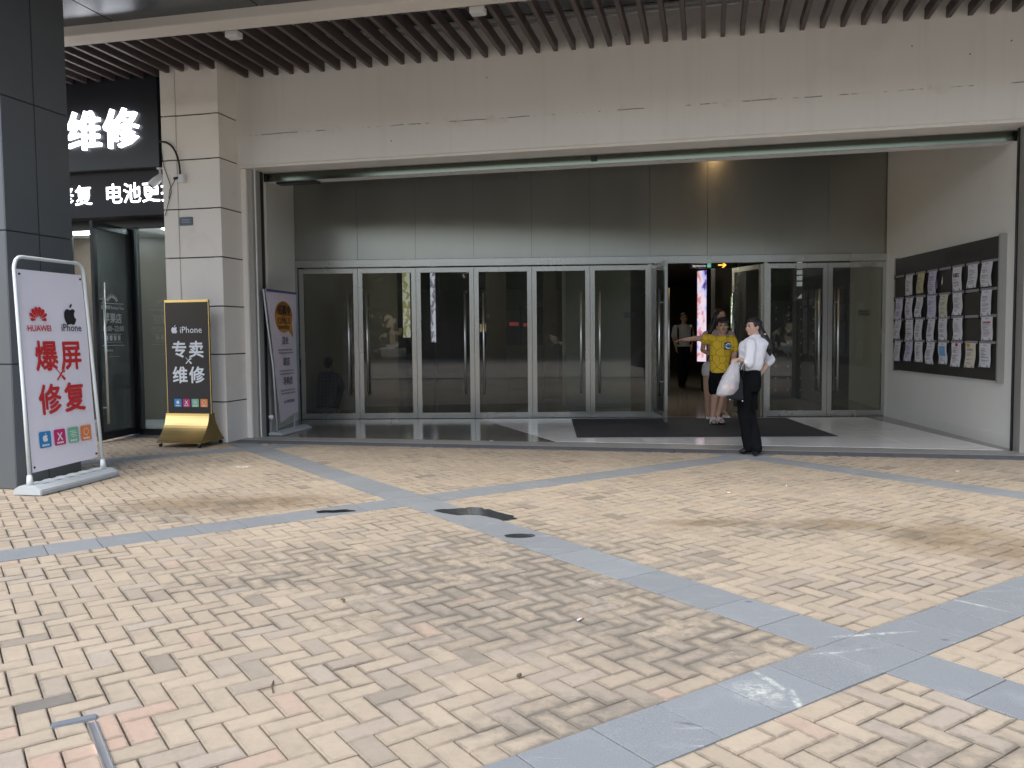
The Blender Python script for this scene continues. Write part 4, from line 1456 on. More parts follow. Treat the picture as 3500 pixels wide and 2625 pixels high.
icon_row(sh, (-0.275, -0.085, 0.10, 0.28), YF, 0.385, 0.15)
for (x, z) in ((-0.41, 1.9), (0.39, 1.9), (-0.435, 0.15), (0.41, 0.16)):
    ey = MB().tube([(x, -0.0085, z), (x, 0.006, z)], 0.010, 10).build('eyelet', 'print_black', sh)

# ------------------------------------------------------------------ black sign on a gold foot
gs = thing('gold_base_sign', 'black shop sign on a flared gold metal base with castors beside the cream pier', 'sign stand', (-4.187, 10.935, 0.0), R(-13))
half = []
for k in range(13):
    t = k / 12
    half.append((0.065 + 0.215 * (1 - t) ** 1.9, 0.062 + 0.36 * t))
m = MB()
for x in (-0.315, 0.315):
    b = len(m.v)
    m.v += [(x, -a, z) for a, z in half] + [(x, a, z) for a, z in reversed(half)]
n = len(half) * 2
m.f.append(tuple(range(n)))
m.f.append(tuple(range(n, 2 * n))[::-1])
for i in range(n):
    j = (i + 1) % n
    m.f.append((i, j, n + j, n + i))
m.build('gold_base', 'gold_metal', gs, 0.002)
for (a, b) in ((-0.28, -0.24), (0.28, -0.24), (-0.28, 0.24), (0.28, 0.24)):
    w_ = MB().tube([(a - 0.012, b, 0.03), (a + 0.012, b, 0.03)], 0.026, 14).build('castor', 'black_rubber', gs)
    box('fork', 'handle_steel', w_, a - 0.016, a + 0.016, b - 0.012, b + 0.012, 0.05, 0.066)
pn = MB().box(-0.312, 0.312, -0.012, 0.012, 0.42, 1.862).build('sign_panel', 'banner_black', gs, 0.002)
box('gold_cap', 'gold_metal', gs, -0.318, 0.318, -0.018, 0.018, 1.857, 1.888, 0.002)
for sx in (-0.316, 0.316):
    box('edge_strip', 'gold_metal', gs, sx - 0.0035, sx + 0.0035, -0.014, 0.014, 0.42, 1.857)
YB = -0.0135
apple_mark(pn, 'print_white', -0.185, YB, 1.508, 0.10)
text('iPhone', 'print_white', pn, 0.055, YB, 1.462, 0.118, 0.004)
for (ch, x, z) in (('专', -0.12, 1.165), ('卖', 0.125, 1.165), ('维', -0.12, 0.835), ('修', 0.125, 0.835)):
    text(ch, 'print_white', pn, x, YB, z, 0.225, 0.024)
tool_mark(pn, 'print_white', 0.01, YB - 0.001, 1.105, 0.115)
icon_row(pn, (-0.165, -0.04, 0.087, 0.215), YB, 0.555, 0.105)

# ------------------------------------------------------------------ pink recruitment banner in the recess
jn = thing('recruitment_banner', 'pale pink recruitment banner with orange speech bubble leaning beside the leftmost door', 'banner', (-3.361, 11.996, 0.0), R(80))
jb2 = MB().prism([(-0.12, -0.15, 0.008), (-0.12, -0.13, 0.03), (-0.12, -0.07, 0.055), (-0.12, 0.03, 0.055), (-0.12, 0.09, 0.03), (-0.12, 0.10, 0.008)], (1.02, 0, 0)).build('base', 'grey_plastic', jn, 0.004)
MB().tube([(0.0, 0, 0.05), (-0.07, 0.0, 0.95), (-0.22, 0.0, 1.6), (-0.285, 0.012, 2.06)], 0.012, 10).build('bent_post', 'white_tube', jn, smooth=True)
MB().tube([(0.58, 0, 0.05), (0.655, 0.0, 1.0), (0.72, 0.0, 1.75), (0.70, 0.012, 2.06)], 0.012, 10).build('bent_post', 'white_tube', jn, smooth=True)
MB().tube([(-0.285, 0.012, 2.055), (0.70, 0.012, 2.05)], 0.01, 8).build('top_rail', 'print_purple', jn)
JC = [(-0.285, 2.066), (0.70, 2.057), (0.675, 0.29), (0.08, 0.165)]
js = sheet('banner_sheet', 'banner_pink', jn, JC, wave=0.006, seed=2)
js.location = (0, -0.02, 0)


def J(u, v):
    (ax, az), (bx, bz), (cx, cz), (dx, dz) = JC
    return ((ax * (1 - u) + bx * u) * (1 - v) + (dx * (1 - u) + cx * u) * v, (az * (1 - u) + bz * u) * (1 - v) + (dz * (1 - u) + cz * u) * v)


def jquad(u0, u1, v0, v1, y, m_, nm):
    return MB().poly([(J(u, v)[0], y, J(u, v)[1]) for u, v in ((u0, v1), (u1, v1), (u1, v0), (u0, v0))]).build(nm, m_, js)


jquad(0, 1, 0.0, 0.018, -0.011, 'print_purple', 'printed_border')
jquad(0.975, 1, 0.018, 0.98, -0.011, 'print_skyblue', 'printed_border')
bub = []
cx, cz = J(0.50, 0.205)
for k in range(42):
    a = 2 * math.pi * k / 28
    bub.append((cx + 0.285 * math.cos(a), -0.0125, cz + 0.225 * math.sin(a)))
MB().poly(bub).build('speech_bubble', 'print_amber', js)
MB().poly([(cx + 0.10, -0.0122, cz - 0.17), (cx + 0.31, -0.0122, cz - 0.30), (cx + 0.25, -0.0122, cz - 0.08)]).build('bubble_tail', 'print_amber', js)
text('招募令', 'print_black', js, cx + 0.01, -0.0145, cz + 0.045, 0.145, 0.025, shear=0.08)
text('JOIN US', 'print_black', js, cx + 0.0, -0.0145, cz - 0.10, 0.135, 0.01, sx=0.9)
text('期待你的到来', 'print_black', js, cx + 0.0, -0.0145, cz - 0.175, 0.06, 0.01)
for (s_, v) in (('店长', 0.415), ('副店', 0.58), ('导购员', 0.735)):
    x, z = J(0.5, v)
    text(s_, 'print_black', js, x, -0.0145, z, 0.125, 0.01, sx=0.85)
    for j in range(2):
        for q in range(7):
            x0 = x - 0.24 + q * 0.068 + j * 0.02
            box('small_print', 'print_grey', js, x0, x0 + 0.05, -0.0135, -0.0125, z - 0.10 - j * 0.045, z - 0.078 - j * 0.045)
x, z = J(0.5, 0.885)
text('tel 15994708385', 'print_black', js, x, -0.0145, z, 0.062, 0.008, sx=0.85)
bw = thing('tied_plastic_wrap', 'crumpled clear plastic tied to the post of the pink banner', 'plastic', (-3.42, 11.93, 0.26))
bmw = MB().ell((0, 0, 0), (0.045, 0.03, 0.035))
for i in range(len(bmw.v)):
    q = Vector(bmw.v[i])
    bmw.v[i] = tuple(q * (1 + 0.5 * noise.noise(q * 40)))
bmw.build('wrap', 'white_plastic', bw, smooth=True)

# ------------------------------------------------------------------ notice board on the right wall
theta = math.atan2(wd.y, wd.x)
bd = thing('notice_board', 'dark recruitment notice board in a silver frame on the right recess wall', 'notice board', WA, theta)
BX0, BX1, BZ0, BZ1 = 0.545, 3.80, 0.79, 2.52
MB().box(BX0, BX1, -0.055, -0.001, BZ0, BZ1).build('board_panel', 'board_dark', bd, 0.003)
box('frame_edge', 'board_edge', bd, BX1 + 0.001, BX1 + 0.035, -0.085, -0.001, BZ0 - 0.02, BZ1 + 0.02, 0.003)
box('frame_edge', 'board_edge', bd, BX0 - 0.035, BX0 - 0.001, -0.06, -0.001, BZ0 - 0.02, BZ1 + 0.02, 0.003)
text('招聘栏', 'print_black', bd, 2.55, -0.0575, 2.315, 0.17, 0.012)
text('RECRUIT', 'print_black', bd, 3.16, -0.0575, 2.325, 0.115, 0.0)
text('万达广场', 'print_black', bd, 1.95, -0.0575, 0.815, 0.10, 0.01)
PIT = (BX1 - BX0 - 0.10) / 8
RZ = (2.225, 1.885, 1.560, 1.235)
for r_, z in enumerate(RZ):
    for c_ in range(8):
        x0 = BX0 + 0.05 + c_ * PIT
        cl = box('clip_rail', 'board_edge' if (r_, c_) in ((0, 0), (0, 1)) else 'print_grey', bd, x0 + 0.012, x0 + PIT - 0.004, -0.080, -0.056, z - 0.004, z + 0.030, 0.003)
        box('clip_hook', 'black_rubber', cl, x0 - 0.004, x0 + 0.016, -0.090, -0.056, z - 0.02, z + 0.038)
ROWS = ['-WYLSBWW', 'PWWLCW-W', 'WWWWWW-R', 'WLWWKDGW']
ORD = ['first', 'second', 'third', 'fourth', 'fifth', 'sixth', 'seventh', 'eighth']
ROWN = ['top', 'second', 'third', 'bottom']
PM = dict(W='paper_white', Y='paper_yellow', L='paper_lilac', B='paper_white', P='paper_lilac', C='paper_cream', R='paper_white', K='paper_white', D='paper_white', G='paper_cream')
LOOK = dict(W='white notice sheet', Y='yellow notice sheet', L='pale lilac notice sheet', B='white notice sheet with a bold black heading', P='creased lilac notice sheet', C='cream notice sheet', R='white notice sheet with a red heading', K='white notice sheet with a blue printed block', D='white notice sheet with a dark red stamp', G='cream notice sheet with a gold emblem')
prng = random.Random(4)
for r_, row in enumerate(ROWS):
    for c_, ch in enumerate(row):
        if ch in '-S':
            continue
        x = BX0 + 0.05 + c_ * PIT + PIT * 0.5 + prng.uniform(-0.03, 0.02)
        z = RZ[r_] + 0.002
        pos = WA + wd * x + Vector((-wd.y, wd.x, 0)) * -0.083
        t = thing('notice_sheet', '%s, %s slot of the board, %s row' % (LOOK[ch], ORD[c_], ROWN[r_]), 'notice', (pos.x, pos.y, z), theta, 'notices clipped to the recruitment board')
        wdt, h = prng.uniform(0.25, 0.28), prng.uniform(0.285, 0.315)
        amp, ph, sk = prng.uniform(0.004, 0.013), prng.uniform(0, 6), prng.uniform(-0.012, 0.012)

        def curl(v):
            return -amp * (math.sin(ph + 5.0 * v) - math.sin(ph)) * min(1, v * 1.5) - 0.012 * v
        pm = MB()
        N = 9
        for j in range(N + 1):
            v = j / N
            for i in range(3):
                u = i / 2
                pm.v.append((-wdt / 2 + u * wdt + sk * v, curl(v) + 0.006 * (u - 0.5) * math.sin(ph), -h * v))
        for j in range(N):
            for i in range(2):
                k = j * 3 + i
                pm.f.append((k, k + 3, k + 4, k + 1))
        pm.build('paper', PM[ch], t, smooth=True)
        ln = MB()

        def strip(u0, u1, v0, v1):
            ln.poly([(-wdt / 2 + u * wdt + sk * v, curl(v) + 0.006 * (u - 0.5) * math.sin(ph) - 0.0022, -h * v) for u, v in ((u0, v1), (u1, v1), (u1, v0), (u0, v0))])
        if ch in 'BRKDG':
            hd, ln = ln, MB()
            if ch == 'B':
                pass
            elif ch == 'R':
                for k in range(4):
                    strip(0.2 + k * 0.16, 0.34 + k * 0.16, 0.2, 0.27)
            elif ch == 'K':
                for k in range(6):
                    strip(0.1, 0.82, 0.17 + k * 0.075, 0.248 + k * 0.075)
            elif ch == 'D':
                strip(0.4, 0.66, 0.02, 0.15)
            else:
                strip(0.12, 0.42, 0.02, 0.16)
            if ln.v:
                ln.build('printed_heading', dict(R='print_red', K='print_skyblue', D='print_red', G='print_amber')[ch], t)
            ln = hd
        if ch == 'B':
            text('洗碗工', 'print_black', t, 0.0, curl(0.36) - 0.008, -h * 0.42, 0.062, 0.02)
        else:
            strip(0.35, 0.65, 0.06, 0.09) if ch not in 'DG' else None
        v = 0.2 if ch not in 'KB' else (0.66 if ch == 'K' else 0.5)
        while v < 0.84:
            if prng.random() < 0.85:
                strip(0.12, 0.12 + prng.uniform(0.25, 0.68), v, v + (0.016 if prng.random() < 0.75 else 0.026))
            v += prng.uniform(0.032, 0.05)
        for (a, b) in ((0.10, 0.24), (0.72, 0.86)):
            ln.poly([(-wdt / 2 + u * wdt + sk * v, curl(v) + 0.006 * (u - 0.5) * math.sin(ph) - 0.0024, -h * v) for u, v in ((a, 0.995), (b + 0.06, 0.985), (b - 0.06, 0.93), (a - 0.02, 0.88))])
        ln.build('printed_lines', 'print_grey', t)
for (x, z0, z1) in ((2.05, 1.97, 2.12), (2.22, 2.02, 2.14)):
    p_ = WA + wd * x + Vector((-wd.y, wd.x, 0)) * -0.058
    t = thing('paper_scrap', 'torn white paper scrap on the board, %s one in the empty top slot' % ('left' if x < 2.1 else 'right'), 'paper', (p_.x, p_.y, 0), theta)
    MB().prism([(0, 0, z0), (0.03, 0, z0 + 0.03), (0.02, 0, z1), (0.004, 0, z1 - 0.05), (-0.006, 0, z0 + 0.05)], (0, -0.002, 0)).build('scrap', 'paper_white', t)

# ------------------------------------------------------------------ mat, litter and metal strip on the ground
mt = thing('entrance_mat', 'large dark grey ribbed rubber mat on the white tiles before the open door', 'mat', (2.645, 12.46, 0.0095), R(-2.3))
MB().box(-1.70, 1.70, -1.20, 1.20, 0.0, 0.010).build('mat_field', 'rubber_mat', mt, 0.003)
for (a, b, c_, e_) in ((-1.73, 1.73, -1.23, -1.203), (-1.73, 1.73, 1.203, 1.23), (-1.73, -1.703, -1.203, 1.203), (1.703, 1.73, -1.203, 1.203)):
    box('mat_edge', 'black_rubber', mt, a, b, c_, e_, 0.0, 0.007)
for (x, y, rz, wh) in ((1.88, 7.28, 20, 'before the standing woman'), (2.48, 7.59, 70, 'right of the standing woman'), (4.40, 8.29, 130, 'near the right wall'), (-0.28, 11.06, 10, 'on the polished granite'), (0.32, 4.05, 50, 'in the middle of the dirty bay')):
    t = thing('cigarette_butt', 'white cigarette butt on the paving ' + wh, 'litter', (x, y, 0.009), R(rz), 'cigarette butts on the paving')
    MB().tube([(-0.018, 0, 0), (0.012, 0, 0)], 0.0045, 8).build('paper_stub', 'paper_white', t)
    MB().tube([(0.0125, 0, 0), (0.03, 0, 0)], 0.0046, 8).build('filter', 'print_amber', t)
for (x, y, s_, wh) in ((-0.90, 4.38, 0.016, 'left of the middle'), (0.02, 3.37, 0.017, 'in the middle of the foreground')):
    t = thing('dried_leaf', 'small dark crumpled leaf on the pavers ' + wh, 'leaf', (x, y, 0.004), random.uniform(0, 6))
    lm = MB().ell((0, 0, 0.006), (s_, s_ * 0.55, 0.007), None, 10, 6)
    for i in range(len(lm.v)):
        q = Vector(lm.v[i])
        lm.v[i] = tuple(q * (1 + 0.6 * noise.noise(q * 90)) + Vector((0, 0, 0.003)))
    lm.build('blade', 'bark', t, smooth=True)
tw = thing('twig', 'short forked dark twig lying on the pale pavers', 'twig', (-0.98, 3.29, 0.006))
MB().tube([(0.0, 0.06, 0.0), (0.01, 0.0, 0.002), (0.03, -0.05, 0.0)], 0.003, 6).build('stem', 'bark', tw)
MB().tube([(0.01, 0.0, 0.002), (-0.04, -0.03, 0.001)], 0.0025, 6).build('fork', 'bark', tw)
mc = thing('metal_channel', 'thin silvery metal strip set along the pavers in the near left corner', 'metal strip', (-1.545, 3.0, 0.0), math.atan2(-0.303, 0.203))
MB().box(0.0, 0.75, -0.013, 0.013, -0.01, 0.004).build('strip_floor', 'galvanised', mc)
for yy in (-0.016, 0.011):
    box('strip_lip', 'handle_steel', mc, 0.0, 0.75, yy, yy + 0.005, -0.01, 0.010)
mk = thing('blue_grey_stone', 'small blue grey stone wedge at the end of the metal strip', 'stone', (-1.60, 3.02, 0.0), R(30))
MB().box(-0.09, 0.06, -0.022, 0.022, -0.01, 0.008).build('wedge', 'granite_grey', mk, 0.004)

# ------------------------------------------------------------------ trees across the street behind the viewer (mirrored in steel and glass)
lv, lf = [], []
trng = random.Random(3)
for k in range(42):
    bx, by, bz = -33 + (k % 14) * 5.0 + trng.uniform(-1, 1), -22 - 3 * (k // 14) + trng.uniform(-2, 2), (trng.uniform(5.0, 6.6), trng.uniform(1.2, 2.0), trng.uniform(3.2, 4.2))[k // 14]
    for q in range(560):
        dirv = Vector((trng.gauss(0, 1), trng.gauss(0, 1), trng.gauss(0, 0.8))).normalized() * (trng.random() ** 0.4) * trng.uniform(2.3, 3.4)
        c = Vector((bx, by, bz)) + dirv
        a = Vector((trng.uniform(-1, 1), trng.uniform(-1, 1), trng.uniform(-1, 1))).normalized() * 0.5
        b_ = a.orthogonal().normalized() * 0.27
        i0 = len(lv)
        lv += [tuple(c - a), tuple(c + b_), tuple(c + a), tuple(c - b_)]
        lf.append((i0, i0 + 1, i0 + 2, i0 + 3))
me = bpy.data.meshes.new('street_foliage')
me.from_pydata(lv, [], lf)
me.materials.append(MATS['leaf'])
o = link('street_foliage', me)
tag(o, 'green mass of street trees across the plaza, seen only as reflections in the steel', 'foliage', kind='stuff')

# ------------------------------------------------------------------ people
def fuse(m, name, material, parent, voxel, smooth=2, rough=0.0, rscale=12.0):
    """one continuous skin over overlapping closed shapes: voxel remesh and a little smoothing"""
    me = m.mesh(name)
    o = bpy.data.objects.new(name, me)
    COL.objects.link(o)
    md = o.modifiers.new('remesh', 'REMESH')
    md.mode = 'VOXEL'
    md.voxel_size = voxel
    dg = bpy.context.evaluated_depsgraph_get()
    me2 = bpy.data.meshes.new_from_object(o.evaluated_get(dg))
    bpy.data.objects.remove(o)
    bpy.data.meshes.remove(me)
    bm = bmesh.new()
    bm.from_mesh(me2)
    for _ in range(smooth):
        bmesh.ops.smooth_vert(bm, verts=bm.verts, factor=0.5, use_axis_x=True, use_axis_y=True, use_axis_z=True)
    if rough:
        bm.normal_update()
        for v in bm.verts:
            q = Vector((v.co.x, v.co.y, v.co.z * 0.6)) * rscale
            v.co += v.normal * rough * (noise.noise(q) + 0.5 * noise.noise(q * 2.3))
    bm.to_mesh(me2)
    bm.free()
    me2.name = name
    me2.materials.clear()
    me2.materials.append(MATS[material])
    for p in me2.polygons:
        p.use_smooth = True
    return link(name, me2, parent)


def head_shapes(m, c, yaw, s):
    """head of height ~0.225*s about centre c; yaw 0 looks at -y. returns a placer for face details"""
    rot = Matrix.Rotation(yaw, 3, 'Z')
    c = Vector(c)

    def P(x, y, z):
        return c + rot @ (Vector((x, y, z)) * s)
    m.ell(P(0, 0.012, 0.028), (0.073 * s, 0.090 * s, 0.086 * s), rot, 18, 12)
    m.ell(P(0, -0.028, -0.030), (0.061 * s, 0.060 * s, 0.072 * s), rot, 16, 10)
    m.ell(P(0, -0.052, -0.082), (0.030 * s, 0.030 * s, 0.024 * s), rot)
    m.ell(P(0, -0.078, 0.026), (0.046 * s, 0.014 * s, 0.014 * s), rot)
    for sx in (-1, 1):
        m.ell(P(sx * 0.036, -0.068, -0.022), (0.020 * s, 0.018 * s, 0.020 * s), rot)
        m.ell(P(sx * 0.074, 0.012, -0.006), (0.010 * s, 0.020 * s, 0.030 * s), rot)
    m.cap(P(0, -0.086, 0.012), P(0, -0.104, -0.024), 0.008 * s, 0.0125 * s)
    m.ell(P(0, -0.086, -0.053), (0.022 * s, 0.010 * s, 0.010 * s), rot)
    return P, rot


def face_details(parent, P, rot, s):
    for sx in (-1, 1):
        MB().ell(P(sx * 0.030, -0.0835, 0.006), (0.0125 * s, 0.006 * s, 0.0055 * s), rot, 10, 6).build('eye', 'eye', parent, smooth=True)
        MB().cap(P(sx * 0.016, -0.091, 0.027), P(sx * 0.046, -0.082, 0.029), 0.0035 * s, 0.003 * s).build('eyebrow', 'hair', parent, smooth=True)
    MB().ell(P(0, -0.0935, -0.053), (0.020 * s, 0.006 * s, 0.0065 * s), rot, 12, 6).build('lips', 'lip', parent, smooth=True)


def hand_shapes(m, wrist, direction, palm_n, length=0.165, curl=0.5, r=1.0, thumb_side=1):
    """palm and five fingers; direction along the hand, palm_n out of the palm"""
    w_ = Vector(wrist)
    d = Vector(direction).normalized()
    n = Vector(palm_n)
    n = (n - d * n.dot(d)).normalized()
    sd = d.cross(n).normalized() * thumb_side
    L_ = length
    m.ell(w_ + d * L_ * 0.27, (0.001 + 0.036 * r, 0.016 * r, L_ * 0.30), Matrix((sd, n, d)).transposed(), 12, 8)
    m.cap(w_ - d * 0.02, w_ + d * L_ * 0.2, 0.021 * r, 0.020 * r)
    for i, (off, ln) in enumerate(((0.024, 0.44), (0.008, 0.50), (-0.008, 0.46), (-0.023, 0.36))):
        b = w_ + d * L_ * 0.47 + sd * off * r
        a1 = curl * 0.8 + 0.05 * i
        k1 = b + (d * math.cos(a1) + n * math.sin(a1)) * L_ * ln * 0.52
        a2 = curl * 1.9 + 0.05 * i
        k2 = k1 + (d * math.cos(a2) + n * math.sin(a2)) * L_ * ln * 0.5
        m.cap(b, k1, 0.0088 * r, 0.0080 * r)
        m.cap(k1, k2, 0.0080 * r, 0.0066 * r)
    b = w_ + d * L_ * 0.14 + sd * 0.024 * r
    k1 = b + (d * 0.75 + sd * 0.6 + n * 0.35).normalized() * L_ * 0.25
    k2 = k1 + (d * 0.9 + sd * 0.1 + n * 0.45).normalized() * L_ * 0.2
    m.cap(b, k1, 0.0115 * r, 0.0098 * r)
    m.cap(k1, k2, 0.0098 * r, 0.0078 * r)


# --- woman in white shirt -------------------------------------------------------------
wo = thing('person', 'person in white shirt and black trousers standing with one hand on hip, holding bags', 'person', (2.70, 9.63, 0.0))
K = 0.0011


def W(cx, cy, y=0.0):
    return Vector(((cx - 815) * K, y, (1588 - cy) * K))


b = MB()
HP, HR = head_shapes(b, W(868, 262, 0.02), R(-70), 0.90)      # looks to the left and a little away
b.cap(W(885, 305, 0.02), W(890, 385, 0.01), 0.046, 0.055)
b.loft([(W(825, 800, 0.0), 0.10, 0.08, R(-35)), (W(835, 690, 0.0), 0.098, 0.076, R(-35)), (W(850, 560, 0.0), 0.13, 0.09, R(-35)), (W(868, 450, 0.0), 0.145, 0.085, R(-35)), (W(882, 392, 0.0), 0.09, 0.06, R(-35))])
SHn, ELn, WRn = W(805, 428, -0.13), W(775, 632, -0.17), W(672, 590, -0.20)
SHf, ELf, WRf = W(955, 430, 0.10), W(1078, 606, 0.14), W(962, 742, 0.06)
b.cap(SHn, ELn, 0.046, 0.038).cap(ELn, WRn, 0.036, 0.024)
b.cap(SHf, ELf, 0.046, 0.037).cap(ELf, WRf, 0.036, 0.024)
hand_shapes(b, WRn, (-1, -0.05, 0.02), (0, 0.15, -1), 0.15, 1.1, 0.92, 1)
hand_shapes(b, WRf, (-0.55, -0.25, -0.55), (-0.3, 0.5, -0.4), 0.15, 0.45, 0.92, -1)
HL, KL, AL = W(785, 830, -0.03), W(762, 1150, -0.05), W(808, 1478, -0.03)
HRr, KR, AR = W(855, 830, 0.03), W(842, 1160, 0.06), W(880, 1470, -0.10)
b.cap(HL, KL, 0.062, 0.050).cap(KL, AL, 0.05, 0.034)
b.cap(HRr, KR, 0.062, 0.050).cap(KR, AR, 0.05, 0.034)
b.cap(AL, W(775, 1530, -0.01), 0.030, 0.020)
b.cap(AR, W(858, 1545, -0.13), 0.030, 0.020)
wb = fuse(b, 'body', 'skin_pale', wo, 0.0075, 1)
face_details(wb, HP, HR, 0.90)
sh_ = MB()
yaw = R(-35)
sh_.loft([(W(834, 712, 0.0), 0.118, 0.094, yaw), (W(836, 690, 0.0), 0.130, 0.104, yaw), (W(842, 640, 0.0), 0.142, 0.116, yaw), (W(850, 560, 0.0), 0.150, 0.118, yaw), (W(858, 490, 0.0), 0.160, 0.114, yaw), (W(868, 430, 0.0), 0.165, 0.100, yaw), (W(878, 396, 0.0), 0.130, 0.082, yaw), (W(886, 366, 0.005), 0.075, 0.066, yaw), (W(888, 350, 0.008), 0.060, 0.058, yaw)], 28)
sh_.ell(W(772, 505, -0.01), (0.055, 0.07, 0.06))
sh_.cap(SHn, SHn.lerp(ELn, 0.55), 0.062, 0.060).cap(SHn.lerp(ELn, 0.55), ELn + Vector((0.0, 0, 0.0)), 0.060, 0.057)
sh_.cap(ELn, ELn.lerp(WRn, 0.32), 0.055, 0.048)
sh_.cap(SHf, SHf.lerp(ELf, 0.6), 0.062, 0.058).cap(SHf.lerp(ELf, 0.6), ELf, 0.058, 0.056)
sh_.cap(ELf, ELf.lerp(WRf, 0.22), 0.055, 0.047)
fuse(sh_, 'shirt', 'shirt_white', wo, 0.009, 2, 0.010, 15)
cl_ = MB().loft([(W(887, 372, 0.005), 0.070, 0.062, yaw), (W(890, 350, 0.01), 0.060, 0.056, yaw), (W(893, 338, 0.014), 0.054, 0.052, yaw)], 24)
cl_.build('collar', 'shirt_white', wo, smooth=True)
tr = MB()
tr.loft([(W(836, 690, 0.0), 0.112, 0.090, yaw), (W(834, 730, 0.0), 0.118, 0.100, yaw), (W(822, 800, 0.0), 0.138, 0.118, yaw), (W(812, 870, 0.0), 0.146, 0.122, yaw), (W(808, 930, 0.0), 0.135, 0.105, yaw)], 28)
tr.cap(W(768, 860, -0.03), KL, 0.090, 0.074).cap(KL, W(812, 1455, -0.03), 0.073, 0.066).cap(W(812, 1455, -0.03), W(820, 1512, -0.03), 0.066, 0.064)
tr.cap(W(858, 860, 0.04), KR, 0.092, 0.074).cap(KR, W(880, 1440, -0.06), 0.073, 0.066).cap(W(880, 1440, -0.06), W(884, 1512, -0.10), 0.066, 0.064)
fuse(tr, 'trousers', 'trousers_black', wo, 0.009, 2, 0.006, 9)
for (heel, toe, nm) in ((W(838, 1530, 0.0), W(732, 1528, -0.02), 1), (W(880, 1545, -0.05), W(838, 1562, -0.20), 2)):
    q = MB()
    heel = Vector((heel.x, heel.y, 0.065))
    toe = Vector((toe.x, toe.y, 0.022))
    ball = heel.lerp(toe, 0.62)
    ball.z = 0.026
    q.cap(heel, ball, 0.037, 0.038).cap(ball, toe, 0.036, 0.019)
    bk = (heel - toe).normalized()
    q.cap(heel + Vector((bk.x * 0.012, bk.y * 0.012, 0.0)), Vector((heel.x + bk.x * 0.012, heel.y + bk.y * 0.012, 0.012)), 0.016, 0.009)
    so = fuse(q, 'heeled_shoe', 'leather_black', wo, 0.006, 1)
    zmin = min(v.co.z for v in so.data.vertices)
    for v in so.data.vertices:
        v.co.z -= zmin - 0.0055
hr = MB()
hr.ell(HP(0, 0.030, 0.040), (0.085 * 0.9, 0.090 * 0.9, 0.088 * 0.9), HR, 18, 12)
hr.ell(HP(0, -0.020, 0.082), (0.070 * 0.9, 0.062 * 0.9, 0.036 * 0.9), HR)
hr.ell(HP(0, 0.06, -0.02), (0.072 * 0.9, 0.055 * 0.9, 0.08 * 0.9), HR)
for sx in (-1, 1):
    hr.ell(HP(sx * 0.064, 0.012, 0.036), (0.018 * 0.9, 0.050 * 0.9, 0.045 * 0.9), HR)
hr.cap(HP(0, 0.085, -0.02), W(985, 400, -0.02), 0.050, 0.050)
hr.cap(W(985, 400, -0.02), W(1020, 480, -0.03), 0.050, 0.046).cap(W(1020, 480, -0.03), W(1030, 545, -0.03), 0.044, 0.018)
fuse(hr, 'hair', 'hair', wo, 0.007, 1, 0.004, 40)
MB().box(-0.012, 0.012, -0.05, 0.05, -0.008, 0.008).build('hair_clip', 'handle_steel', wo, 0.003).location = W(970, 335, -0.02)

# black handbag hanging from the forearm, white carrier bag held in the hand
hb_ = thing('black_handbag', 'black leather handbag hanging from the forearm of the person in white shirt', 'handbag', (2.70, 9.63, 0.0))
q = MB()
tl, trr, br, bl = W(640, 755, -0.22), W(700, 765, -0.20), W(705, 1005, -0.22), W(540, 985, -0.24)
q.prism([tl + Vector((0, -0.02, 0)), trr + Vector((0, -0.02, 0)), br + Vector((0, -0.05, 0)), bl + Vector((0, -0.05, 0))], (0, 0.09, 0))
q.build('bag_body', 'leather_black', hb_, 0.014, smooth=False, seg=3)
for dy in (-0.035, 0.035):
    top = W(712, 600, -0.19 + dy * 0.5)
    MB().tube([W(648, 770, -0.21 + dy), W(672, 680, -0.20 + dy), top, W(722, 680, -0.19 + dy), W(698, 775, -0.19 + dy)], 0.0075, 8).build('strap', 'leather_black', hb_, smooth=True)
for p in (W(560, 992, -0.28), W(690, 1008, -0.27)):
    MB().ell(p, 0.008, None, 8, 6).build('stud', 'handle_steel', hb_)
pb_ = thing('white_carrier_bag', 'thin white plastic carrier bag with orange contents in the hand of the person in white', 'carrier bag', (2.70, 9.63, 0.0))
q = MB()
ring = [(W(618, 590, -0.21), 0.018, 0.014), (W(622, 625, -0.21), 0.045, 0.03), (W(605, 700, -0.22), 0.075, 0.05), (W(575, 790, -0.23), 0.105, 0.07), (W(550, 880, -0.23), 0.120, 0.08), (W(528, 940, -0.23), 0.105, 0.07), (W(518, 958, -0.23), 0.07, 0.045)]
q.loft([(c, rx, ry, 0.0) for c, rx, ry in ring], 24)
pbm = fuse(q, 'bag_film', 'plastic_bag', pb_, 0.008, 1, 0.006, 22)
pbm.data.materials[0] = MATS['plastic_bag']
MB().ell(W(585, 880, -0.23), (0.045, 0.035, 0.05)).build('orange_packet', 'print_orange', pb_, smooth=True)
MB().ell(W(535, 880, -0.23), (0.045, 0.035, 0.055)).build('pale_packet', 'paper_cream', pb_, smooth=True)

# --- boy in yellow t-shirt ------------------------------------------------------------
bo = thing('person', 'child in yellow patterned t-shirt standing in the doorway with one arm stretched out', 'person', (3.10, 12.74, 0.0195))
K2 = 0.001469


def B(cx, cy, y=0.0):
    return Vector(((cx - 530) * K2, y, (1284 - cy) * K2))


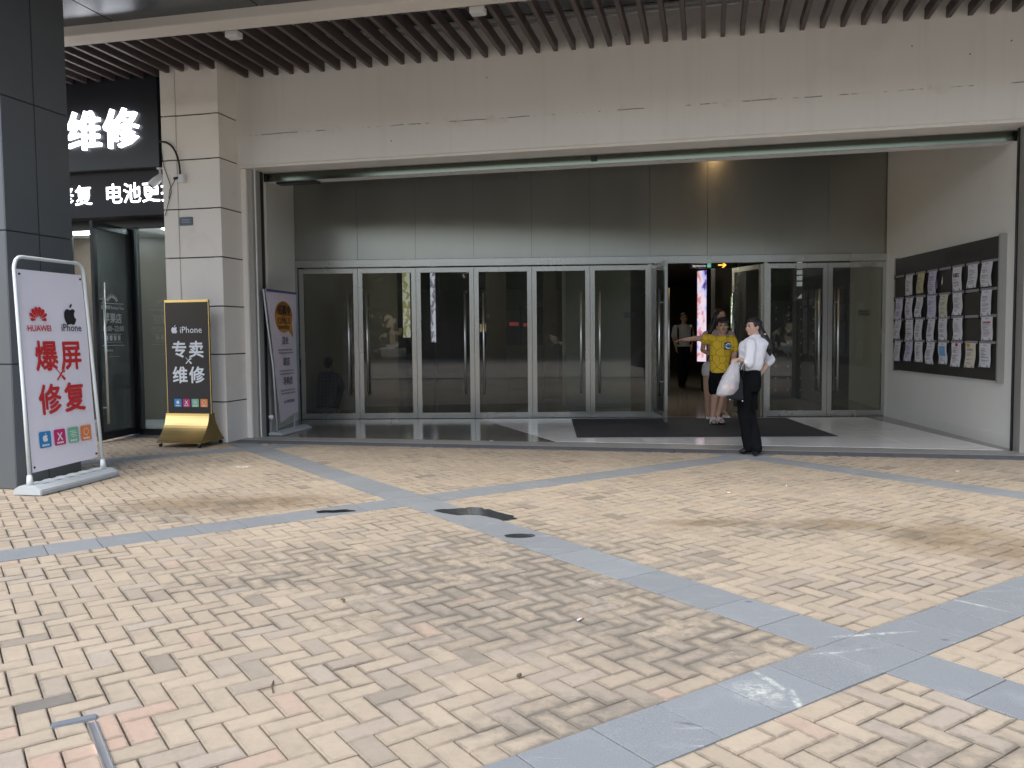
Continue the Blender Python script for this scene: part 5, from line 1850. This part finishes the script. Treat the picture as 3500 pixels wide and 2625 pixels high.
b = MB()
HP2, HR2 = head_shapes(b, B(580, 278, -0.02), R(-8), 1.10)
b.cap(B(584, 330, 0.0), B(582, 395, 0.01), 0.055, 0.062)
b.loft([(B(545, 860, 0.0), 0.135, 0.10, 0), (B(550, 760, 0.0), 0.135, 0.10, 0), (B(560, 600, 0.0), 0.14, 0.10, 0), (B(568, 470, 0.0), 0.145, 0.09, 0), (B(574, 400, 0.0), 0.10, 0.06, 0)])
S1, E1_, W1 = B(455, 402, 0.0), B(300, 402, -0.02), B(185, 415, -0.05)
S2, E2_, W2 = B(680, 412, 0.0), B(706, 560, -0.02), B(668, 690, -0.12)
b.cap(S1, E1_, 0.050, 0.042).cap(E1_, W1, 0.040, 0.028)
b.cap(S2, E2_, 0.050, 0.042).cap(E2_, W2, 0.040, 0.028)
hand_shapes(b, W1, (-1, -0.1, -0.02), (0, -0.2, -1), 0.155, 0.25, 1.0, -1)
hand_shapes(b, W2, (-0.3, -0.4, -1), (-1, 0, 0), 0.155, 0.5, 1.0, 1)
b.cap(B(505, 850, 0.0), B(506, 985, -0.02), 0.088, 0.062).cap(B(506, 985, -0.02), B(490, 1200, 0.02), 0.062, 0.040)
b.cap(B(590, 850, 0.02), B(592, 980, 0.06), 0.088, 0.062).cap(B(592, 980, 0.06), B(545, 1200, 0.05), 0.062, 0.040)
b.cap(B(490, 1225, 0.03), B(478, 1262, -0.14), 0.040, 0.030)
b.cap(B(548, 1230, 0.06), B(562, 1266, -0.09), 0.040, 0.030)
bb = fuse(b, 'body', 'skin', bo, 0.0085, 1)
face_details(bb, HP2, HR2, 1.10)
ts = MB()
ts.loft([(B(548, 757, 0.0), 0.140, 0.118, 0), (B(552, 720, 0.0), 0.144, 0.122, 0), (B(558, 620, 0.0), 0.148, 0.120, 0), (B(564, 520, 0.0), 0.162, 0.116, 0), (B(570, 450, 0.0), 0.172, 0.105, 0), (B(574, 405, 0.0), 0.150, 0.085, 0), (B(578, 378, 0.004), 0.085, 0.070, 0)], 28)
ts.cap(B(470, 410, 0.0), B(410, 412, -0.005), 0.074, 0.082)
ts.cap(B(678, 420, 0.0), B(700, 500, -0.01), 0.074, 0.080)
fuse(ts, 'tshirt', 'tee_yellow', bo, 0.0095, 2, 0.006, 9)
sq = MB().prism([B(585, 443, -0.122), B(643, 443, -0.122), B(643, 517, -0.137), B(585, 517, -0.137)], (0, 0.03, 0)).build('chest_badge', 'print_black', bo)
lt = text('C', 'print_white', bo, B(614, 508, 0).x, -0.1395, B(614, 508, 0).z, 0.115, 0.022, name='badge_letter')
MB().prism([B(570, 472, -0.1420), B(652, 472, -0.1420), B(652, 486, -0.1420), B(570, 486, -0.1420)], (0, 0.003, 0)).build('badge_bar', 'print_blue', bo)
so = MB()
so.loft([(B(548, 730, 0.0), 0.140, 0.110, 0), (B(548, 800, 0.0), 0.148, 0.116, 0), (B(548, 850, 0.0), 0.145, 0.115, 0)], 24)
so.cap(B(505, 840, 0.0), B(508, 930, -0.01), 0.100, 0.098).cap(B(592, 840, 0.02), B(594, 930, 0.04), 0.100, 0.098)
fuse(so, 'shorts', 'trousers_black', bo, 0.010, 2, 0.005, 9)
hh = MB()
hh.ell(HP2(0, 0.026, 0.048), (0.084 * 1.1, 0.092 * 1.1, 0.082 * 1.1), HR2, 18, 12)
for k in range(7):
    a = -0.058 + k * 0.0193
    hh.cap(HP2(a, -0.050, 0.094), HP2(a * 1.25 + 0.006, -0.086, 0.050 + 0.012 * math.sin(k * 2.1)), 0.020, 0.010)
for sx in (-1, 1):
    hh.ell(HP2(sx * 0.073, 0.010, 0.030), (0.014 * 1.1, 0.045 * 1.1, 0.038 * 1.1), HR2)
fuse(hh, 'hair', 'hair', bo, 0.008, 1, 0.006, 40)
for (hx_, hy_, tx_, ty_) in ((490, 0.04, 477, -0.16), (548, 0.08, 564, -0.11)):
    hl, to = B(hx_, 1284, hy_), B(tx_, 1284, ty_)
    q = MB().cap(Vector((hl.x, hl.y, 0.02)), Vector((to.x, to.y, 0.02)), 0.046, 0.050)
    for i in range(len(q.v)):
        q.v[i] = (q.v[i][0], q.v[i][1], 0.014 + max(-0.013, min(0.013, (q.v[i][2] - 0.02) * 0.4)))
    sl_ = q.build('sandal_sole', 'black_rubber', bo, smooth=True)
    mid = Vector(hl).lerp(Vector(to), 0.62)
    for (f0, w_) in ((0.72, 0.050), (0.45, 0.052)):
        c = Vector(hl).lerp(Vector(to), f0)
        dv = (Vector(to) - Vector(hl)).normalized()
        pts = []
        for k in range(9):
            a = math.pi * k / 8
            pts.append((a, 0.055 * math.cos(a), 0.085 * math.sin(a)))
        st_ = MB()
        sd = Vector((-dv.y, dv.x, 0))
        for e_ in (-1, 1):
            for (a, sx_, zz) in pts:
                st_.v.append(tuple(c + sd * sx_ + dv * e_ * 0.022 + Vector((0, 0, 0.012 + zz * (0.95 if f0 > 0.6 else 1.15)))))
        for k in range(8):
            st_.f.append((k, k + 1, 9 + k + 1, 9 + k))
        so_ = st_.build('sandal_strap', 'sandal_white', bo, smooth=True)
        sdm = so_.modifiers.new('solid', 'SOLIDIFY')
        sdm.thickness = 0.006

# --- second woman, partly hidden behind the boy ---------------------------------------
w2 = thing('person', 'person with long dark hair in blush top and white shorts behind the child', 'person', (3.31, 13.62, 0.004))
K3 = 0.00157


def D(cx, cy, y=0.0):
    return Vector(((cx - 540) * K3, y, (1212 - cy) * K3))


b = MB()
HP3, HR3 = head_shapes(b, D(578, 165, 0.0), R(12), 1.06)
b.cap(D(575, 220, 0.01), D(570, 290, 0.02), 0.05, 0.056)
b.loft([(D(525, 720, 0.02), 0.15, 0.11, 0), (D(540, 560, 0.02), 0.125, 0.095, 0), (D(556, 400, 0.02), 0.15, 0.10, 0), (D(565, 310, 0.02), 0.12, 0.06, 0)])
b.cap(D(425, 335, 0.02), D(392, 500, 0.0), 0.046, 0.038).cap(D(392, 500, 0.0), D(470, 560, -0.12), 0.036, 0.026)
b.cap(D(688, 335, 0.02), D(712, 480, 0.03), 0.046, 0.038).cap(D(712, 480, 0.03), D(660, 580, -0.06), 0.036, 0.026)
hand_shapes(b, D(470, 560, -0.12), (0.8, -0.3, 0), (0, 0.3, -1), 0.15, 0.8, 0.95, 1)
hand_shapes(b, D(660, 580, -0.06), (-0.8, -0.3, 0), (0, 0.3, -1), 0.15, 0.8, 0.95, -1)
b.cap(D(455, 720, 0.02), D(445, 930, 0.0), 0.090, 0.062).cap(D(445, 930, 0.0), D(452, 1150, 0.03), 0.060, 0.036)
b.cap(D(600, 720, 0.02), D(630, 930, 0.05), 0.090, 0.062).cap(D(630, 930, 0.05), D(646, 1125, 0.20), 0.060, 0.036)
b.cap(D(452, 1180, 0.03), D(446, 1196, -0.12), 0.034, 0.024)
b.cap(D(648, 1150, 0.20), D(665, 1186, 0.08), 0.034, 0.024)
fb = fuse(b, 'body', 'skin', w2, 0.010, 1)
face_details(fb, HP3, HR3, 1.06)
q = MB().loft([(D(532, 640, 0.02), 0.150, 0.118, 0), (D(540, 560, 0.02), 0.148, 0.115, 0), (D(556, 420, 0.02), 0.170, 0.118, 0), (D(564, 330, 0.02), 0.175, 0.095, 0), (D(568, 292, 0.02), 0.12, 0.075, 0)], 26)
q.cap(D(432, 340, 0.02), D(412, 395, 0.015), 0.062, 0.064).cap(D(682, 340, 0.02), D(698, 395, 0.02), 0.062, 0.064)
fuse(q, 'top', 'top_blush', w2, 0.011, 2, 0.005, 9)
q = MB().loft([(D(530, 620, 0.02), 0.152, 0.12, 0), (D(526, 690, 0.02), 0.172, 0.13, 0)], 24)
q.cap(D(458, 680, 0.02), D(452, 728, 0.02), 0.105, 0.104).cap(D(600, 680, 0.02), D(606, 728, 0.02), 0.105, 0.104)
fuse(q, 'shorts', 'shorts_white', w2, 0.011, 1)
q = MB().ell(HP3(0, 0.03, 0.045), (0.092, 0.10, 0.094), HR3, 18, 12)
q.cap(HP3(-0.06, 0.03, 0.04), D(490, 260, 0.0), 0.045, 0.05).cap(D(490, 260, 0.0), D(440, 372, -0.05), 0.05, 0.02)
q.cap(HP3(0.055, 0.04, 0.03), D(640, 270, 0.05), 0.04, 0.035)
fuse(q, 'hair', 'hair', w2, 0.009, 1, 0.005, 40)
MB().tube([D(650, 300, -0.06), D(560, 430, -0.12), D(440, 560, -0.11), D(430, 640, 0.02)], 0.008, 8).build('bag_strap', 'leather_black', w2, smooth=True)
for (a, c) in ((D(455, 1205, 0.05), D(445, 1205, -0.15)), (D(650, 1205, 0.22), D(667, 1205, 0.05))):
    a, c = Vector((a.x, a.y, 0.012)), Vector((c.x, c.y, 0.012))
    MB().tube([a, c], [0.032, 0.038], 10).build('sandal_sole', 'sandal_white', w2)

# --- man walking inside ---------------------------------------------------------------
m2 = thing('person', 'person in pale shirt with backpack straps and dark trousers walking inside the lobby', 'person', (4.40, 21.6, 0.004))
K4 = 0.00248


def M(cx, cy, y=0.0):
    return Vector(((cx - 150) * K4, y, (836 - cy) * K4))


b = MB()
HP4, HR4 = head_shapes(b, M(152, 125, 0.0), 0.0, 1.15)
b.cap(M(152, 160, 0.01), M(152, 190, 0.02), 0.06, 0.066)
b.loft([(M(150, 430, 0.02), 0.16, 0.11, 0), (M(150, 300, 0.02), 0.17, 0.11, 0), (M(150, 200, 0.02), 0.15, 0.09, 0)])
b.cap(M(62, 222, 0.02), M(48, 330, 0.02), 0.055, 0.045).cap(M(48, 330, 0.02), M(62, 420, -0.12), 0.042, 0.03)
b.cap(M(222, 222, 0.02), M(236, 330, 0.04), 0.055, 0.045).cap(M(236, 330, 0.04), M(226, 425, -0.02), 0.042, 0.03)
hand_shapes(b, M(62, 420, -0.12), (0, -0.3, -1), (1, 0, 0), 0.18, 0.5, 1.1, 1)
hand_shapes(b, M(226, 425, -0.02), (0, -0.1, -1), (-1, 0, 0), 0.18, 0.5, 1.1, -1)
b.cap(M(110, 460, 0.02), M(112, 640, -0.05), 0.10, 0.07).cap(M(112, 640, -0.05), M(122, 805, 0.0), 0.066, 0.045)
b.cap(M(190, 460, 0.02), M(190, 640, 0.10), 0.10, 0.07).cap(M(190, 640, 0.10), M(172, 795, 0.35), 0.066, 0.045)
mb_ = fuse(b, 'body', 'skin', m2, 0.013, 1)
face_details(mb_, HP4, HR4, 1.15)
q = MB().loft([(M(150, 415, 0.02), 0.185, 0.13, 0), (M(150, 300, 0.02), 0.195, 0.13, 0), (M(150, 225, 0.02), 0.20, 0.11, 0), (M(152, 188, 0.02), 0.12, 0.08, 0)], 24)
q.cap(M(66, 222, 0.02), M(52, 300, 0.02), 0.075, 0.078).cap(M(220, 222, 0.02), M(234, 300, 0.03), 0.075, 0.078)
fuse(q, 'shirt', 'shirt_dim', m2, 0.014, 2)
q = MB().loft([(M(150, 400, 0.02), 0.17, 0.125, 0), (M(150, 470, 0.02), 0.19, 0.135, 0)], 20)
q.cap(M(112, 460, 0.02), M(112, 640, -0.05), 0.112, 0.088).cap(M(112, 640, -0.05), M(122, 805, 0.0), 0.086, 0.075)
q.cap(M(190, 460, 0.02), M(190, 640, 0.10), 0.112, 0.088).cap(M(190, 640, 0.10), M(172, 790, 0.33), 0.086, 0.072)
fuse(q, 'trousers', 'trousers_black', m2, 0.014, 2)
for sx in (82, 220):
    MB().tube([M(sx + 8, 195, 0.0), M(sx, 240, -0.12), M(sx, 330, -0.125), M(sx + (8 if sx < 150 else -8), 390, -0.05)], 0.022, 8).build('backpack_strap', 'leather_black', m2, smooth=True)
fuse(MB().ell(HP4(0, 0.028, 0.045), (0.098, 0.105, 0.095), HR4, 16, 10), 'hair', 'hair', m2, 0.012, 1, 0.005, 40)
for (cx, y) in ((122, -0.06), (172, 0.30)):
    c = M(cx, 836, y)
    q = MB().cap(Vector((c.x, c.y + 0.10, 0.045)), Vector((c.x, c.y - 0.12, 0.04)), 0.045, 0.04)
    zl = min(v[2] for v in q.v)
    q.v = [(v[0], v[1], v[2] - zl + 0.001) for v in q.v]
    q.build('shoe', 'leather_black', m2, smooth=True)

# --- squatting person behind the leftmost door ----------------------------------------
s2 = thing('person', 'person in dark plaid shirt squatting inside behind the leftmost glass door, back turned', 'person', (-3.33, 15.0, 0.004))
b = MB()
HP5, HR5 = head_shapes(b, (0.07, 0.10, 0.90), R(150), 1.0)
b.cap((0.05, 0.07, 0.82), (0.03, 0.05, 0.74), 0.05, 0.06)
b.loft([((-0.02, 0.0, 0.2), 0.17, 0.14, 0), ((0.0, 0.02, 0.45), 0.17, 0.13, 0), ((0.02, 0.06, 0.66), 0.18, 0.11, 0), ((0.03, 0.06, 0.76), 0.10, 0.07, 0)])
for sx in (-1, 1):
    b.cap((sx * 0.11, 0.0, 0.22), (sx * 0.19, 0.40, 0.46), 0.085, 0.065).cap((sx * 0.19, 0.40, 0.46), (sx * 0.15, 0.16, 0.09), 0.06, 0.04)
    b.cap((sx * 0.15, 0.14, 0.05), (sx * 0.17, 0.34, 0.035), 0.042, 0.034)
    b.cap((sx * 0.21, 0.06, 0.68), (sx * 0.27, 0.20, 0.46), 0.05, 0.04).cap((sx * 0.27, 0.20, 0.46), (sx * 0.14, 0.42, 0.52), 0.038, 0.028)
    hand_shapes(b, (sx * 0.14, 0.42, 0.52), (-sx * 0.6, 0.6, 0), (0, 0, -1), 0.16, 0.7, 1.0, sx)
fuse(b, 'body', 'skin', s2, 0.011, 1)
q = MB().loft([((-0.02, -0.01, 0.14), 0.20, 0.17, 0), ((-0.01, 0.0, 0.35), 0.205, 0.165, 0), ((0.01, 0.03, 0.55), 0.21, 0.15, 0), ((0.02, 0.05, 0.68), 0.20, 0.125, 0), ((0.03, 0.06, 0.77), 0.11, 0.08, 0)], 24)
for sx in (-1, 1):
    q.cap((sx * 0.20, 0.05, 0.68), (sx * 0.27, 0.20, 0.47), 0.068, 0.06)
fuse(q, 'shirt', 'shirt_plaid', s2, 0.013, 2, 0.006, 8)
q = MB()
for sx in (-1, 1):
    q.cap((sx * 0.11, 0.0, 0.22), (sx * 0.19, 0.40, 0.46), 0.10, 0.08).cap((sx * 0.19, 0.40, 0.46), (sx * 0.155, 0.18, 0.13), 0.076, 0.062)
fuse(q, 'trousers', 'trousers_black', s2, 0.013, 2)
fuse(MB().ell(HP5(0, 0.03, 0.04), (0.085, 0.092, 0.09), HR5, 16, 10).ell(HP5(0, 0.06, -0.02), (0.065, 0.04, 0.06), HR5), 'hair', 'hair', s2, 0.011, 1, 0.005, 40)
